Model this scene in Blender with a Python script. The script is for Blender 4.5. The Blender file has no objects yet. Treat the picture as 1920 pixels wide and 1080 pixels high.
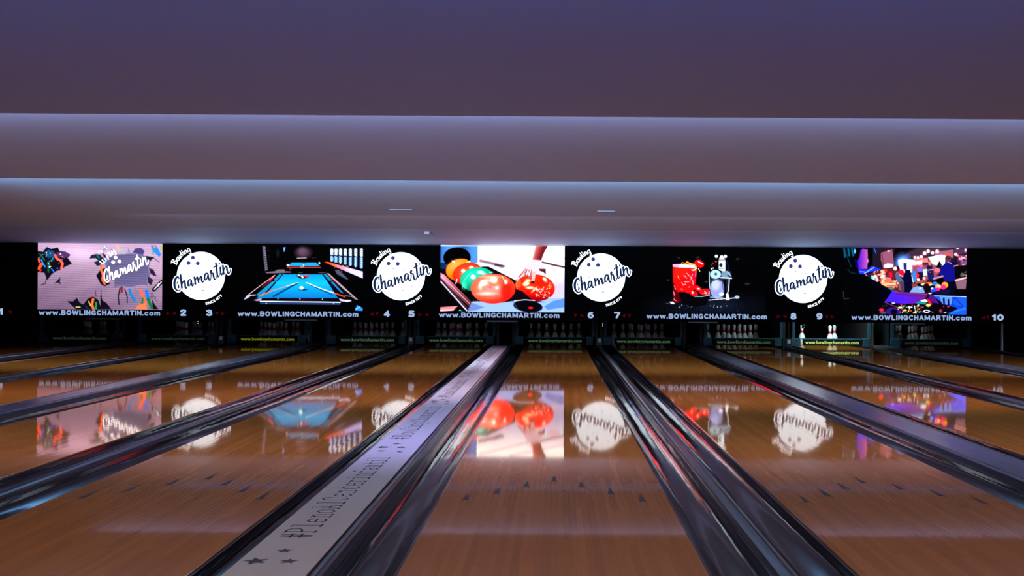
import bpy, bmesh, math, random
import numpy as np
from math import pi, sin, cos, radians as R
from mathutils import Vector, Matrix

random.seed(7)
rng = np.random.default_rng(7)
SC = bpy.context.scene
COL = SC.collection

# ---------------------------------------------------------------- geometry of the place
F = 1938.0                 # focal length in pixels of the 1920 px wide frame
H = 0.9616                 # eye height above the lanes
YC = -0.6                  # camera y (foul line is y = 0)
PX, PY, ROLL = 1041.0, 548.3, 0.0060
D_MASK, D_SIGN = 16.84, 18.45
LANE_W = 1.066
LANES = {1: -8.50, 2: -6.92, 3: -5.14, 4: -3.56, 5: -1.77, 6: 0.0, 7: 1.58, 8: 3.365, 9: 4.945, 10: 6.72}
LANES[2] = -6.73; LANES[4] = -3.35; LANES[3] = -5.13; LANES[1] = -8.49

def plan(x, y, d):
    """measured spot on a wall-parallel plane at distance d -> world x, z"""
    xr = x + ROLL * (y - PY); yr = y - ROLL * (x - PX)
    return (xr - PX) / F * d, H - (yr - PY) / F * d

# ---------------------------------------------------------------- materials
def srgb(r, g, b):
    f = lambda c: (c / 255 / 12.92) if c / 255 <= 0.04045 else ((c / 255 + 0.055) / 1.055) ** 2.4
    return (f(r), f(g), f(b), 1.0)

def mat(name, col, rough=0.5, metal=0.0, ior=1.5, spec=0.5, emis=None, estr=0.0, noise=0.0, nscale=20.0, bump=0.0, bscale=(30, 30, 30)):
    m = bpy.data.materials.new(name); m.use_nodes = True
    nt = m.node_tree; b = nt.nodes['Principled BSDF']
    b.inputs['Base Color'].default_value = col
    b.inputs['Roughness'].default_value = rough
    b.inputs['Metallic'].default_value = metal
    b.inputs['IOR'].default_value = ior
    b.inputs['Specular IOR Level'].default_value = spec
    if emis:
        b.inputs['Emission Color'].default_value = emis
        b.inputs['Emission Strength'].default_value = estr
    tc = nt.nodes.new('ShaderNodeTexCoord')
    if noise:
        n = nt.nodes.new('ShaderNodeTexNoise'); n.inputs['Scale'].default_value = nscale
        n.inputs['Detail'].default_value = 4
        nt.links.new(tc.outputs['Object'], n.inputs['Vector'])
        mx = nt.nodes.new('ShaderNodeMix'); mx.data_type = 'RGBA'
        mx.inputs[6].default_value = tuple(c * (1 - noise) for c in col[:3]) + (1,)
        mx.inputs[7].default_value = tuple(min(1, c * (1 + noise)) for c in col[:3]) + (1,)
        nt.links.new(n.outputs['Fac'], mx.inputs[0]); nt.links.new(mx.outputs[2], b.inputs['Base Color'])
    if bump:
        mp = nt.nodes.new('ShaderNodeMapping'); mp.inputs['Scale'].default_value = bscale
        n2 = nt.nodes.new('ShaderNodeTexNoise'); n2.inputs['Scale'].default_value = 1.0; n2.inputs['Detail'].default_value = 2
        nt.links.new(tc.outputs['Object'], mp.inputs['Vector']); nt.links.new(mp.outputs['Vector'], n2.inputs['Vector'])
        bp = nt.nodes.new('ShaderNodeBump'); bp.inputs['Strength'].default_value = bump; bp.inputs['Distance'].default_value = 0.01
        nt.links.new(n2.outputs['Fac'], bp.inputs['Height']); nt.links.new(bp.outputs['Normal'], b.inputs['Normal'])
    return m

def emit(name, col, s=1.0):
    return mat(name, (0.002, 0.002, 0.002, 1), 0.9, spec=0.02, emis=col, estr=s)

def math_node(nt, op, a=None, b=None, va=None, vb=None):
    n = nt.nodes.new('ShaderNodeMath'); n.operation = op
    if a is not None: nt.links.new(a, n.inputs[0])
    if b is not None: nt.links.new(b, n.inputs[1])
    if va is not None: n.inputs[0].default_value = va
    if vb is not None: n.inputs[1].default_value = vb
    return n.outputs[0]

def wood():
    m = bpy.data.materials.new('lane_maple'); m.use_nodes = True
    nt = m.node_tree; b = nt.nodes['Principled BSDF']
    tc = nt.nodes.new('ShaderNodeTexCoord'); sp = nt.nodes.new('ShaderNodeSeparateXYZ')
    oi = nt.nodes.new('ShaderNodeObjectInfo')
    nt.links.new(tc.outputs['Object'], sp.inputs[0])
    bx = math_node(nt, 'DIVIDE', sp.outputs[0], vb=LANE_W / 39)
    bxo = math_node(nt, 'ADD', bx, vb=0.5)
    idx = math_node(nt, 'FLOOR', bxo)
    seed = math_node(nt, 'ADD', idx, math_node(nt, 'MULTIPLY', oi.outputs['Random'], vb=517.0))
    wn = nt.nodes.new('ShaderNodeTexWhiteNoise'); wn.noise_dimensions = '1D'; nt.links.new(seed, wn.inputs['W'])
    # staggered board ends
    yo = math_node(nt, 'ADD', math_node(nt, 'DIVIDE', sp.outputs[1], vb=1.35), math_node(nt, 'MULTIPLY', wn.outputs['Value'], vb=7.0))
    seg = math_node(nt, 'FLOOR', yo)
    cv = nt.nodes.new('ShaderNodeCombineXYZ'); nt.links.new(seed, cv.inputs[0]); nt.links.new(seg, cv.inputs[1])
    w2 = nt.nodes.new('ShaderNodeTexWhiteNoise'); w2.noise_dimensions = '2D'; nt.links.new(cv.outputs[0], w2.inputs['Vector'])
    ramp = nt.nodes.new('ShaderNodeValToRGB')
    ramp.color_ramp.elements[0].color = (0.32, 0.104, 0.015, 1)
    ramp.color_ramp.elements[1].color = (0.41, 0.138, 0.022, 1)
    e = ramp.color_ramp.elements.new(0.5); e.color = (0.365, 0.120, 0.017, 1)
    nt.links.new(w2.outputs['Value'], ramp.inputs[0])
    # long grain
    mp = nt.nodes.new('ShaderNodeMapping'); mp.inputs['Scale'].default_value = (160, 3, 1)
    nt.links.new(tc.outputs['Object'], mp.inputs['Vector'])
    gn = nt.nodes.new('ShaderNodeTexNoise'); gn.inputs['Scale'].default_value = 1; gn.inputs['Detail'].default_value = 4
    nt.links.new(mp.outputs[0], gn.inputs['Vector'])
    gr = nt.nodes.new('ShaderNodeMapRange'); gr.inputs[3].default_value = 0.86; gr.inputs[4].default_value = 1.12
    nt.links.new(gn.outputs['Fac'], gr.inputs[0])
    # seams
    fr = math_node(nt, 'FRACT', bxo)
    sm = math_node(nt, 'ABSOLUTE', math_node(nt, 'SUBTRACT', fr, vb=0.5))
    seam = nt.nodes.new('ShaderNodeMapRange'); seam.inputs[1].default_value = 0.455; seam.inputs[2].default_value = 0.5
    seam.inputs[3].default_value = 1.0; seam.inputs[4].default_value = 0.74
    nt.links.new(sm, seam.inputs[0])
    fac = math_node(nt, 'MULTIPLY', gr.outputs[0], seam.outputs[0])
    vm = nt.nodes.new('ShaderNodeVectorMath'); vm.operation = 'SCALE'
    nt.links.new(ramp.outputs[0], vm.inputs[0]); nt.links.new(fac, vm.inputs['Scale'])
    nt.links.new(vm.outputs[0], b.inputs['Base Color'])
    b.inputs['Roughness'].default_value = 0.5
    b.inputs['Specular IOR Level'].default_value = 0.0
    # slight waviness of the oiled finish, stretched along the boards
    mp2 = nt.nodes.new('ShaderNodeMapping'); mp2.inputs['Scale'].default_value = (22, 0.55, 1)
    nt.links.new(tc.outputs['Object'], mp2.inputs['Vector'])
    n2 = nt.nodes.new('ShaderNodeTexNoise'); n2.inputs['Scale'].default_value = 1; n2.inputs['Detail'].default_value = 2
    nt.links.new(mp2.outputs[0], n2.inputs['Vector'])
    bp = nt.nodes.new('ShaderNodeBump'); bp.inputs['Strength'].default_value = 0.18; bp.inputs['Distance'].default_value = 0.0012
    nt.links.new(n2.outputs['Fac'], bp.inputs['Height']); gl = nt.nodes.new('ShaderNodeBsdfGlossy'); gl.inputs['Roughness'].default_value = 0.04
    gl.inputs['Color'].default_value = (0.97, 0.83, 0.76, 1)      # amber varnish
    fn = nt.nodes.new('ShaderNodeFresnel'); fn.inputs['IOR'].default_value = 1.40
    mxs = nt.nodes.new('ShaderNodeMixShader'); out = nt.nodes['Material Output']
    nt.links.new(bp.outputs[0], gl.inputs['Normal'])
    nt.links.new(fn.outputs[0], mxs.inputs[0]); nt.links.new(b.outputs[0], mxs.inputs[1]); nt.links.new(gl.outputs[0], mxs.inputs[2])
    nt.links.new(mxs.outputs[0], out.inputs['Surface'])
    return m

M = dict(
    wood=wood(),
    arrow=mat('arrow_inlay', srgb(44, 24, 20), 0.5, spec=0.12),
    lowbounce=mat('approach_low_bounce', (0.03, 0.03, 0.036, 1), 0.9, noise=0.2, nscale=40),  # unseen approach, kept dark to cut warm bounce onto the ceiling
    ceil=mat('ceiling_paint', (0.47, 0.60, 0.93, 1), 0.75, noise=0.05, nscale=0.7, bump=0.25, bscale=(0.6, 3.0, 3.0)),
    black=mat('black_panel', (0.0022, 0.0022, 0.0026, 1), 0.9, spec=0.02),
    pit=mat('black_pit', (0.0015, 0.0015, 0.002, 1), 0.9, spec=0.02),
    gutter=mat('gutter_plastic', (0.011, 0.0075, 0.0085, 1), 0.09, ior=1.34, bump=0.35, bscale=(16, 1.6, 16)),
    cap=mat('cap_plastic', (0.036, 0.030, 0.034, 1), 0.25, ior=1.45, bump=0.3, bscale=(30, 2.0, 30)),
    cover=mat('cover_plastic', (0.070, 0.060, 0.066, 1), 0.24, ior=1.5, bump=0.3, bscale=(12, 1.2, 12)),
    banner=mat('banner_vinyl', (0.46, 0.40, 0.37, 1), 0.45, noise=0.06, nscale=3, bump=0.2, bscale=(3, 1.2, 3)),
    ink=mat('banner_ink', (0.012, 0.007, 0.011, 1), 0.5),
    teal=mat('teal_paint', (0.008, 0.055, 0.085, 1), 0.6, noise=0.1),
    sign=mat('sign_black', (0.003, 0.005, 0.004, 1), 0.7, spec=0.1),
    kickshade=mat('kickback_board_shaded', (0.008, 0.008, 0.010, 1), 0.6, noise=0.25, nscale=12),  # kickback board with the dimness of the pin decks put into its colour
    kick=mat('kickback_board', (0.06, 0.025, 0.008, 1), 0.6, noise=0.25, nscale=12),
    beige=mat('beige_edge', (0.30, 0.24, 0.15, 1), 0.5),
    darkgrey=mat('dark_grey_metal', (0.03, 0.032, 0.038, 1), 0.4, metal=0.3),
    pin=mat('pin_coat', (0.78, 0.80, 0.78, 1), 0.2),
    red=mat('pin_red', (0.75, 0.015, 0.035, 1), 0.3),
    plate=mat('white_plate', (0.55, 0.55, 0.55, 1), 0.4, emis=(1, 1, 1, 1), estr=0.02),
    wallm=mat('dark_wall', (0.02, 0.02, 0.026, 1), 0.7, noise=0.2, nscale=2),
    underfloor=mat('dark_floor', (0.008, 0.007, 0.008, 1), 0.6),
    slot=mat('slot_cover', (0.52, 0.55, 0.75, 1), 0.6),
    white=mat('white_plastic', (0.9, 0.9, 0.92, 1), 0.35),
    dot=emit('indicator_light', (0.8, 0.9, 0.8, 1), 0.8),
    redarrow=emit('red_indicator', srgb(205, 0, 50), 0.11),
    url=emit('lit_lettering', srgb(150, 175, 222), 0.95),
    num=emit('lit_numeral', srgb(165, 188, 228), 1.0),
    disc=emit('lit_disc', srgb(216, 234, 248), 2.0),
    outline=emit('lit_outline', srgb(235, 242, 255), 2.2),
    navy=emit('navy_ink', srgb(22, 42, 84), 1.0),
    hole=emit('violet_hole', srgb(62, 62, 138), 1.0),
    fleck=emit('grey_fleck', srgb(140, 160, 178), 1.0),
    strip=mat('dim_strip', (0.012, 0.014, 0.022, 1), 0.4, emis=(0.35, 0.4, 0.6, 1), estr=0.008),  # label strip given a faint glow of its own
)
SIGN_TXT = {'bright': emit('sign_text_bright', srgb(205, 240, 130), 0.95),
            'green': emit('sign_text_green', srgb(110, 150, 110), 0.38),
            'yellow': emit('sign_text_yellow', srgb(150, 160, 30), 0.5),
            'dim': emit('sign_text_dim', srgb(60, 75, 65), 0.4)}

# ---------------------------------------------------------------- object helpers
def tag(o, label=None, cat=None, group=None, kind=None):
    if label: o['label'] = label
    if cat: o['category'] = cat
    if group: o['group'] = group
    if kind: o['kind'] = kind
    return o

def link(name, me, m, parent=None, loc=None, smooth=False):
    o = bpy.data.objects.new(name, me); COL.objects.link(o)
    for x in (m if isinstance(m, (list, tuple)) else [m]):
        me.materials.append(x)
    if parent: o.parent = parent
    if loc: o.location = loc
    if smooth:
        for p in me.polygons: p.use_smooth = True
    return o

def empty(name, loc, label, cat, group=None):
    o = bpy.data.objects.new(name, None); COL.objects.link(o)
    o.empty_display_size = 0.1; o.location = loc
    return tag(o, label, cat, group)

class MB:
    def __init__(s): s.v = []; s.f = []; s.mi = []
    def add(s, v, f, mi=0):
        n = len(s.v); s.v += [tuple(p) for p in v]
        s.f += [tuple(i + n for i in q) for q in f]; s.mi += [mi] * len(f)
        return s
    def box(s, x0, x1, y0, y1, z0, z1, bev=0.0, mi=0):
        bm = bmesh.new()
        bmesh.ops.create_cube(bm, size=1.0, matrix=Matrix.Translation(((x0+x1)/2, (y0+y1)/2, (z0+z1)/2)) @ Matrix.Diagonal((x1-x0, y1-y0, z1-z0, 1)))
        if bev: bmesh.ops.bevel(bm, geom=bm.edges[:], offset=bev, segments=2, profile=0.5, affect='EDGES')
        bm.verts.index_update()
        s.add([v.co[:] for v in bm.verts], [[v.index for v in f.verts] for f in bm.faces], mi); bm.free()
        return s
    def ext_y(s, prof, y0, y1, mi=0, nseg=1):
        """profile of (x, z) pushed along y, closed with end faces"""
        n = len(prof); vs = []
        for k in range(nseg + 1):
            y = y0 + (y1 - y0) * k / nseg
            vs += [(x, y, z) for x, z in prof]
        fs = [(k*n + i, k*n + (i+1) % n, (k+1)*n + (i+1) % n, (k+1)*n + i) for k in range(nseg) for i in range(n)]
        fs += [tuple(range(n))[::-1], tuple(nseg*n + i for i in range(n))]
        return s.add(vs, fs, mi)
    def prism(s, poly, y0, y1, mi=0):
        return s.ext_y(poly, y0, y1, mi)
    def cyl(s, c, r, h, axis='z', n=20, mi=0):
        vs = []
        for e in (0, h):
            for i in range(n):
                a = 2*pi*i/n; p, q = r*cos(a), r*sin(a)
                vs.append({'z': (c[0]+p, c[1]+q, c[2]+e), 'y': (c[0]+p, c[1]+e, c[2]+q), 'x': (c[0]+e, c[1]+p, c[2]+q)}[axis])
        fs = [(i, (i+1) % n, n+(i+1) % n, n+i) for i in range(n)] + [tuple(range(n))[::-1], tuple(range(n, 2*n))]
        return s.add(vs, fs, mi)
    def lathe(s, prof, n=24, mi=None):
        vs = []; fs = []; ms = []
        for r, z in prof:
            vs += [(r*cos(2*pi*i/n), r*sin(2*pi*i/n), z) for i in range(n)]
        for k in range(len(prof)-1):
            for i in range(n):
                fs.append((k*n+i, k*n+(i+1) % n, (k+1)*n+(i+1) % n, (k+1)*n+i))
        fs.append(tuple(range(n))[::-1]); fs.append(tuple((len(prof)-1)*n+i for i in range(n)))
        return s.add(vs, fs)
    def build(s, name, m, parent=None, loc=None, smooth=False, fix=True):
        me = bpy.data.meshes.new(name); me.from_pydata(s.v, [], s.f)
        if any(s.mi): me.polygons.foreach_set('material_index', s.mi)
        if fix:
            bm = bmesh.new(); bm.from_mesh(me); bmesh.ops.recalc_face_normals(bm, faces=bm.faces[:]); bm.to_mesh(me); bm.free()
        me.update()
        return link(name, me, m, parent, loc, smooth)

def autosmooth(o, ang=35):
    me = o.data
    for p in me.polygons: p.use_smooth = True
    bm = bmesh.new(); bm.from_mesh(me)
    for e in bm.edges:
        if len(e.link_faces) == 2 and e.calc_face_angle(0) > R(ang): e.smooth = False
    bm.to_mesh(me); bm.free()
    return o

# flat lettering: shapes in local (u, v) put on a plane facing -y (u right, v up) or lying on z (banner)
def text_mesh(s, size, offset=0.0, extrude=0.002, align='CENTER', sx=1.0, spacing=1.0):
    cu = bpy.data.curves.new('t', 'FONT'); cu.body = s; cu.size = size; cu.offset = offset; cu.extrude = extrude
    cu.align_x = align; cu.space_character = spacing; cu.resolution_u = 3
    ob = bpy.data.objects.new('t', cu); COL.objects.link(ob)
    dg = bpy.context.evaluated_depsgraph_get(); dg.update()
    me = bpy.data.meshes.new_from_object(ob.evaluated_get(dg))
    COL.objects.unlink(ob); bpy.data.objects.remove(ob); bpy.data.curves.remove(cu)
    if sx != 1.0:
        for v in me.vertices: v.co.x *= sx
    return me

def fit_text(s, x0, x1, zb, cap, y, m, name, parent, offset=0.0, sp=1.0):
    """stand text on a wall-parallel plane from x0 to x1, baseline zb, capital height cap"""
    me = text_mesh(s, 1.0, offset, 0.002, 'LEFT', spacing=sp)
    xs = [v.co.x for v in me.vertices]; ys = [v.co.y for v in me.vertices]
    a, b = min(xs), max(xs); top = max(ys); low = 0.0
    if not any(ch in s for ch in 'gpqyj'): low = min(ys)
    sx = (x1 - x0) / (b - a); sy = cap / (top - low)
    for v in me.vertices:
        v.co = Vector(((v.co.x - a) * sx + x0, y - v.co.z * 1.0, (v.co.y - low) * sy + zb))
    me.flip_normals() if False else None
    return link(name, me, m, parent)

def spline(pts, n=6):
    """Catmull-Rom through pts (x, y, w)"""
    P = [np.array(p, float) for p in pts]
    if len(P) < 3: return P
    P = [2*P[0]-P[1]] + P + [2*P[-1]-P[-2]]
    out = []
    for i in range(1, len(P)-2):
        for k in range(n):
            t = k/n
            out.append(0.5*((2*P[i]) + (-P[i-1]+P[i+1])*t + (2*P[i-1]-5*P[i]+4*P[i+1]-P[i+2])*t*t + (-P[i-1]+3*P[i]-3*P[i+1]+P[i+2])*t**3))
    out.append(P[-2]); return out

def stroke(mb, pts, f, grow=0.0, smooth=True, mi=0):
    """ribbon with round ends; f maps (u, v) -> 3d point; widths are full widths"""
    q = spline(pts) if smooth else [np.array(p, float) for p in pts]
    L, Rr = [], []
    for i, p in enumerate(q):
        a = q[max(0, i-1)][:2]; b = q[min(len(q)-1, i+1)][:2]
        d = b - a; d = d / (np.hypot(*d) + 1e-9); nrm = np.array([-d[1], d[0]])
        w = p[2]/2 + grow
        L.append(p[:2] + nrm*w); Rr.append(p[:2] - nrm*w)
    vs = [f(*p) for p in L] + [f(*p) for p in Rr]; n = len(q)
    mb.add(vs, [(i, i+1, n+i+1, n+i) for i in range(n-1)], mi)
    for p in (q[0], q[-1]):
        disc(mb, p[0], p[1], p[2]/2 + grow, f, 10, mi)

def disc(mb, u, v, r, f, n=40, mi=0, ry=None):
    ry = ry or r
    mb.add([f(u + r*cos(2*pi*i/n), v + ry*sin(2*pi*i/n)) for i in range(n)], [tuple(range(n))], mi)

def ov(cx, cy, rx, ry, a0=0, a1=360, n=14):
    return [(cx + rx*cos(R(a0 + (a1-a0)*i/n)), cy + ry*sin(R(a0 + (a1-a0)*i/n))) for i in range(n+1)]
BLK = {  # heavy block capitals: skeletons, cap height 1, last item = width of the letter
    'w': ([[(.0, .68), (.20, .02), (.40, .6), (.60, .02), (.80, .68)]], .80), 'W': ([[(.0, 1), (.22, 0), (.44, .85), (.66, 0), (.88, 1)]], .88),
    '.': ([[(.0, .02), (.02, .02)]], .02), 'B': ([[(0, 0), (0, 1), (.36, 1), (.5, .9), (.5, .64), (.36, .53), (0, .53)], [(.36, .53), (.55, .42), (.55, .12), (.38, 0), (0, 0)]], .55),
    'O': ([ov(.31, .5, .31, .5)], .62), 'L': ([[(0, 1), (0, 0), (.46, 0)]], .46), 'I': ([[(0, 0), (0, 1)]], .0), 'N': ([[(0, 0), (0, 1), (.52, 0), (.52, 1)]], .52),
    'G': ([ov(.31, .5, .31, .5, 45, 320), [(.36, .42), (.58, .42), (.56, .05)]], .60), 'C': ([ov(.31, .5, .31, .5, 48, 312)], .56), 'H': ([[(0, 0), (0, 1)], [(.52, 0), (.52, 1)], [(0, .52), (.52, .52)]], .52),
    'A': ([[(0, 0), (.3, 1), (.6, 0)], [(.12, .28), (.48, .28)]], .60), 'M': ([[(0, 0), (0, 1), (.36, .1), (.72, 1), (.72, 0)]], .72), 'R': ([[(0, 0), (0, 1), (.38, 1), (.52, .88), (.52, .62), (.38, .5), (0, .5)], [(.3, .5), (.56, 0)]], .55),
    'T': ([[(0, 1), (.56, 1)], [(.28, 1), (.28, 0)]], .56), 'c': ([ov(.26, .34, .26, .34, 48, 312)], .46), 'o': ([ov(.27, .34, .27, .34)], .54),
    'm': ([[(0, 0), (0, .68)], [(0, .55), (.15, .68), (.32, .66), (.37, .5), (.37, 0)], [(.37, .55), (.54, .68), (.69, .66), (.74, .5), (.74, 0)]], .74),
    '1': ([[(.0, .72), (.22, 1), (.22, 0)]], .26), '2': ([[(.0, .72), (.08, .94), (.28, 1), (.48, .92), (.5, .68), (.0, .0), (.52, .0)]], .52),
    '3': ([[(.0, .85), (.24, 1), (.46, .9), (.46, .64), (.22, .54), (.5, .42), (.5, .12), (.26, 0), (.0, .12)]], .5), '4': ([[(.4, 0), (.4, 1), (.0, .28), (.56, .28)]], .56),
    '5': ([[(.48, 1), (.06, 1), (.04, .56), (.3, .62), (.5, .48), (.5, .14), (.28, 0), (.0, .1)]], .5), '6': ([ov(.27, .3, .27, .3), [(.0, .3), (.02, .7), (.2, .96), (.46, .95)]], .54),
    '7': ([[(0, 1), (.52, 1), (.2, 0)]], .52), '8': ([ov(.27, .76, .22, .24), ov(.27, .27, .27, .27)], .54), '9': ([ov(.27, .7, .27, .3), [(.54, .7), (.52, .3), (.34, .04), (.08, .05)]], .54), '0': ([ov(.28, .5, .28, .5)], .56)}
def block_text(t, x0, x1, zb, cap, y, m, name, parent, wt=0.24, gap=0.11):
    total = sum(BLK[c][1] + wt + gap for c in t) - gap
    kx = (x1-x0)/total; kz = cap; b = MB(); x = wt/2
    for c in t:
        sts, w = BLK[c]
        for st in sts:
            f = lambda u, v, dy=0.0: (x0 + u*kx, y, zb + v*kz)
            q = [(x + p[0], wt/2 + p[1]*(1-wt), wt) for p in st]
            for p, r in zip(q[:-1], q[1:]): stroke(b, [p, r], f, smooth=False)
        x += w + wt + gap
    return b.build(name, m, parent, fix=False)

# ================================================================= SETTING
X0, X1 = -10.25, 8.35
def struct(o): return tag(o, kind='structure')

mb = MB().box(X0, X1, -6, 22, -0.22, -0.12); struct(mb.build('floor', M['underfloor']))
o = MB().box(X0, X1, -6, -0.02, -0.12, 0.0).build('approach_floor', M['lowbounce']); struct(o)
struct(MB().box(X0-0.15, X0, -6, 22, -0.22, 3.2).build('wall_left', M['wallm']))
struct(MB().box(X1, X1+0.15, -6, 22, -0.22, 3.2).build('wall_right', M['wallm']))
struct(MB().box(X0, X1, 22, 22.15, -0.22, 3.2).build('wall_back', M['pit']))
struct(MB().box(X0, X1, -6.15, -6, -0.22, 3.2).build('wall_front', M['wallm']))

cp = [(-5.4, 1.95), (1.9, 1.95), (1.92, 1.30), (5.3, 0.902), (5.32, 1.12), (8.4, 0.902), (8.42, 1.08), (12.05, 0.888), (12.07, 1.06),
      (14.8, 0.895), (14.82, 1.01), (16.60, 0.775), (16.90, 0.757), (22.6, 0.757)]
prof = [(d + YC, H + h) for d, h in cp]
top = H + 2.15
vs = []; n = len(prof)
for x in (X0, X1):
    vs += [(x, y, z) for y, z in prof] + [(x, prof[-1][0], top), (x, prof[0][0], top)]
N = n + 2
fs = [(i, (i+1) % N, N + (i+1) % N, N + i) for i in range(N)] + [tuple(range(N)), tuple(range(N, 2*N))[::-1]]
struct(MB().add(vs, fs).build('ceiling', M['ceil']))

# ================================================================= LANES
def centre_name(k):
    return {1: 'far left', 10: 'far right'}.get(k, '')

LANE_NOTE = {
    1: 'glossy wooden lane, the leftmost of all, far to the left',
    2: 'glossy wooden lane ending below the white numeral 2 and the round logo above it',
    3: 'glossy wooden lane ending at the yellow web address sign',
    4: 'glossy wooden lane mirroring the blue pool table picture in its far half',
    5: 'glossy wooden lane in the left foreground, beside the white lettered strip on its left',
    6: 'glossy wooden lane straight ahead mirroring the red bowling balls picture',
    7: 'glossy wooden lane in the right foreground, mirroring the red cocktail picture',
    8: 'glossy wooden lane ending left of the brightly lit pins, mirroring violet crowd picture',
    9: 'glossy wooden lane ending at the brightly lit sign with standing pins',
    10: 'glossy wooden lane, the rightmost of all, running off the right edge',
}
WIDE = [(2, 1), (4, 3), (6, 5), (8, 7), (10, 9)]
LANE_NOTE[5] = 'glossy wooden lane in the left foreground, left of the white lettered strip'
for k, cx in LANES.items():
    lane = empty('bowling_lane', (cx, 0, 0), LANE_NOTE[k], 'bowling lane', 'parallel bowling lanes')
    w = LANE_W / 2
    p = [(-w, -0.12), (w, -0.12), (w, -0.003), (w-0.003, 0), (-w+0.003, 0), (-w, -0.003)]
    MB().ext_y(p, 0.0, 19.25).build('lane_surface', M['wood'], lane)
    for j in range(-3, 4):
        tip = 4.84 - 0.165*abs(j); xx = j*0.1367
        pts = [(xx, tip), (xx-0.0165, tip-0.185), (xx, tip-0.165), (xx+0.0165, tip-0.185)]
        vs = [(x, y, 0.0008) for x, y in pts] + [(x, y, -0.002) for x, y in pts]
        MB().add(vs, [(0, 1, 2), (0, 2, 3), (4, 6, 5), (4, 7, 6), (0, 4, 5, 1), (1, 5, 6, 2), (2, 6, 7, 3), (3, 7, 4, 0)]).build('aiming_arrow', M['arrow'], lane)

# gutters: moulded trough blocks
GW = 0.222
def gutter_profile(x0, x1):
    pr = [(x0, -0.12), (x1, -0.12), (x1, -0.006), (x1-0.012, -0.006)]
    n = 14; cx = (x0+x1)/2; rx = (x1-x0)/2 - 0.014
    for i in range(n+1):
        a = pi*i/n
        pr.append((cx + rx*cos(a), -0.010 - 0.075*sin(a)))
    pr += [(x0+0.012, -0.006), (x0, -0.006)]
    return pr
for k, cx in LANES.items():
    for sd in (-1, 1):
        a = cx + sd*LANE_W/2; b = a + sd*GW
        x0, x1 = (a, b) if sd > 0 else (b, a)
        side = 'right' if sd > 0 else 'left'
        g = MB().ext_y(gutter_profile(x0 - a, x1 - a), 0.0, 19.6, nseg=1).build('gutter', M['gutter'], loc=(a, 0, 0))
        autosmooth(g)
        what = {6: 'centre lane', 5: 'lane left of the white strip', 7: 'lane mirroring the cocktail picture',
                4: 'lane mirroring the pool table', 9: 'lane with the brightly lit pins', 1: 'leftmost lane', 10: 'rightmost lane',
                2: 'second lane from the left', 3: 'third lane from the left', 8: 'third lane from the right'}[k]
        tag(g, f'dark shiny gutter trough along the {side} side of the {what}', 'gutter', 'gutters beside the lanes')

def ridge(cx, w, label, y1=19.6):
    h = w/2
    pr = [(-h, -0.12), (h, -0.12), (h, 0.006), (h-0.004, 0.016), (h-0.014, 0.021), (0.016, 0.021), (0.012, 0.013), (-0.012, 0.013), (-0.016, 0.021), (-h+0.014, 0.021), (-h+0.004, 0.016), (-h, 0.006)]
    o = MB().ext_y(pr, 0.0, y1).build('divider_rail', M['cap'], loc=(cx, 0, 0)); autosmooth(o)
    return tag(o, label, 'lane divider', 'rails between the gutters of paired lanes')

def mid(a, b): return (LANES[a] + LANES[b]) / 2
for a, b, lab in ((6, 7, 'narrow dark grey rail between the centre lane and the lane to its right'),
                  (4, 5, 'narrow dark rail between the pool table lane and the left foreground lane'),
                  (2, 3, 'narrow dark rail between the second and third lanes from the left'),
                  (8, 9, 'narrow dark rail just left of the lane with the lit pins')):
    gap = abs(LANES[b] - LANES[a]) - LANE_W - 2*GW
    ridge(mid(a, b), gap - 0.001, lab)
ridge(LANES[10] + LANE_W/2 + GW + 0.047, 0.09, 'outermost dark rail at the far right, beyond the rightmost lane')
ridge(LANES[1] - LANE_W/2 - GW - 0.047, 0.09, 'outermost dark rail at the far left, beyond the leftmost lane')

COVER = {(6, 5): 'raised dark cover under the white lettered strip left of the centre lane',
         (8, 7): 'broad satin grey cover sweeping from the centre back to the right edge',
         (4, 3): 'broad dark grey cover with a pink sheen, left of the pool table lane',
         (2, 1): 'broad dark cover dividing the two leftmost lanes',
         (10, 9): 'broad dark cover dividing the two rightmost lanes'}
for a, b in WIDE:
    cx = mid(a, b); gap = abs(LANES[a]-LANES[b]) - LANE_W - 2*GW
    h = gap/2 - 0.001; hz = 0.043
    root = empty('ball_return_cover', (cx, 0, -0.12), COVER[(a, b)], 'ball return cover', 'broad covers between lane pairs')
    pr = [(-h+0.02, 0), (h-0.02, 0), (h-0.02, 0.115), (h, 0.115), (h, 0.12+hz-0.010), (h-0.008, 0.12+hz), (-h+0.008, 0.12+hz), (-h, 0.12+hz-0.010), (-h, 0.115), (-h+0.02, 0.115)]
    o = MB().ext_y(pr, 0.0, 18.3).build('cover_body', M['cover'], root); autosmooth(o)
    for s in (-1, 1):   # raised lips along both edges
        e = s*(h-0.014)
        MB().ext_y([(e-0.006, 0.12+hz-0.002), (e+0.006, 0.12+hz-0.002), (e+0.004, 0.12+hz+0.004), (e-0.004, 0.12+hz+0.004)], 0.0, 18.3).build('edge_lip', M['cap'], root)

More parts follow.
